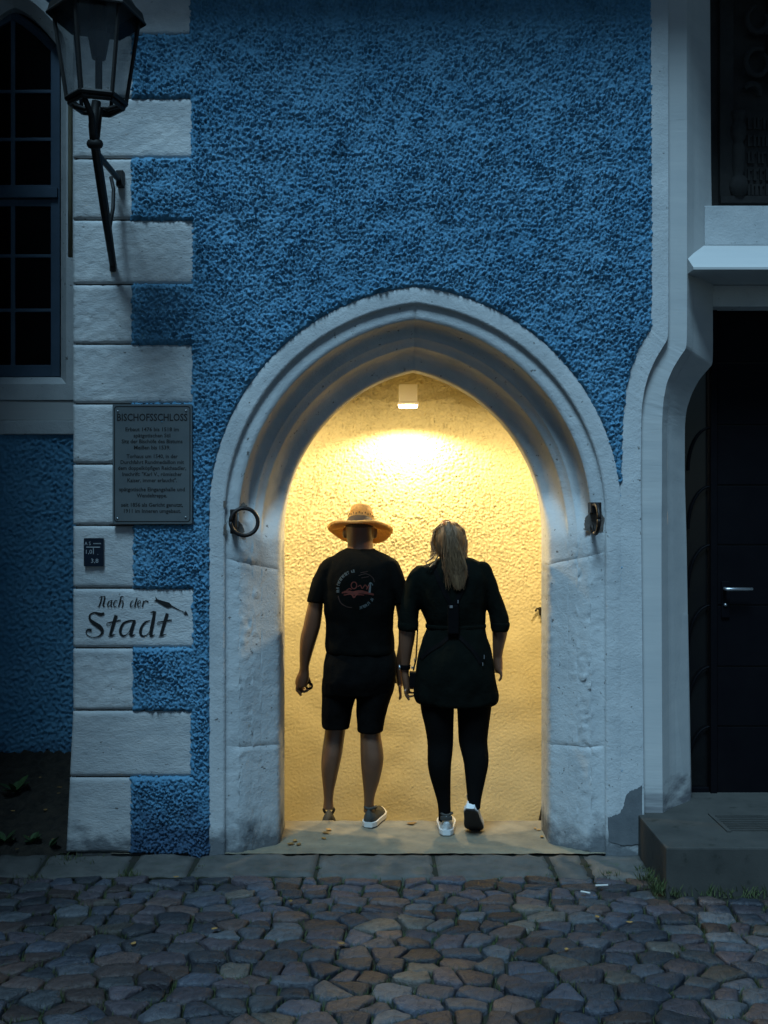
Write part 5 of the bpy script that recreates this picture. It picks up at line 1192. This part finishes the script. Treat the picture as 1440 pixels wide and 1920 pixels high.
for (x, y) in ((24, 1526), (85, 1524), (110, 1492), (100, 1579), (50, 1575), (32, 1597), (75, 1462), (112, 1481)):
    c = S(x, y); o = leaf_mesh('fallen_leaf', c + Vector((0, 0, .012)), lrnd.uniform(.02, .035), lrnd.uniform(0, 6), M['leaf'], None, .4); tag(o, 'small pale leaf lying on the dark soil bank beside the corner stones', 'leaf', 'leaves on the soil bank')
# grass and moss in the joints
gb = MB(); r_ = random.Random(9)
def blade(c, hgt, lean, w):
    a = r_.uniform(0, 6.28); d = Vector((math.cos(a), math.sin(a), 0)); n_ = Vector((-d.y, d.x, 0)) * w
    gb.add([c - n_, c + n_, c + d * lean * .5 + Vector((0, 0, hgt * .65)) + n_ * .6, c + d * lean + Vector((0, 0, hgt))], [(0, 1, 2), (0, 2, 3)])
for k, (c, poly) in enumerate(cells):
    if not vis(c): continue
    for (a, b) in zip(poly, poly[1:] + poly[:1]):
        n_ = r_.choice((0, 0, 1, 2, 4)) if r_.random() < 0.75 else 9
        for i in range(n_):
            t_ = r_.random(); x = a[0] + (b[0] - a[0]) * t_; y = a[1] + (b[1] - a[1]) * t_
            o_x, o_y = (x - c[0]), (y - c[1]); l = math.hypot(o_x, o_y) + 1e-6
            blade(Vector((x + o_x / l * .006, y + o_y / l * .006, -0.018)), r_.uniform(.016, .034), r_.uniform(.004, .018), 0.0016)
def tuft(c, n, hgt, spread):
    for i in range(n): blade(c + Vector((r_.gauss(0, spread), r_.gauss(0, spread * .6), -0.015)), hgt * r_.uniform(.4, 1.1), hgt * r_.uniform(.2, .7), 0.0022)
for (x, y, n_, h_, s_) in ((1215, 1650, 60, .07, .02), (1238, 1668, 60, .08, .02), (1205, 1632, 30, .05, .02), (1143, 1640, 50, .04, .02), (1030, 1643, 30, .03, .02), (1350, 1672, 60, .06, .05), (1270, 1672, 40, .05, .03), (1420, 1672, 50, .05, .04),
                           (935, 1648, 25, .03, .015), (595, 1625, 30, .018, .01), (245, 1640, 50, .05, .03), (50, 1650, 50, .05, .04), (375, 1625, 30, .03, .02), (815, 1620, 25, .015, .01), (1030, 1625, 30, .02, .01), (1105, 1620, 30, .02, .01), (130, 1610, 60, .04, .08)):
    tuft(G(x, y, 0), n_, h_, s_)
go = gb.build('joint_grass', M['grass']); tag(go, 'short grass and moss growing in the joints between the cobbles', 'grass', kind='stuff')

# ------------------------------------------------------------------ unseen house added on the left to shade the wing and facade edge
nh = empty('added_shade_house', (-4.4, 4.0, 0), 'tall buff rendered house added out of view left of the soil bank to cast shade', 'building')
MB().box((-6.2, 1.2, -0.1), (-2.50, 6.40, 6.8)).build('wall', M['buff'], nh)
mb = MB(); mb.prism([(-6.5, 0.9, 6.8), (-2.3, 0.9, 6.8), (-4.5, 0.9, 8.8)], (0, 5.6, 0)); mb.build('roof', M['roof'], nh)
for y in (2.2, 4.2):
    for z in (1.2, 4.2):
        w_ = MB().box((-2.51, y, z), (-2.47, y + 0.9, z + 1.4), 0.004).build('window', M['wframe'], nh)
        for k in range(2): MB().box((-2.469, y + 0.06 + k * 0.41, z + 0.06), (-2.465, y + 0.43 + k * 0.41, z + 1.34)).build('pane', M['wglass'], w_)
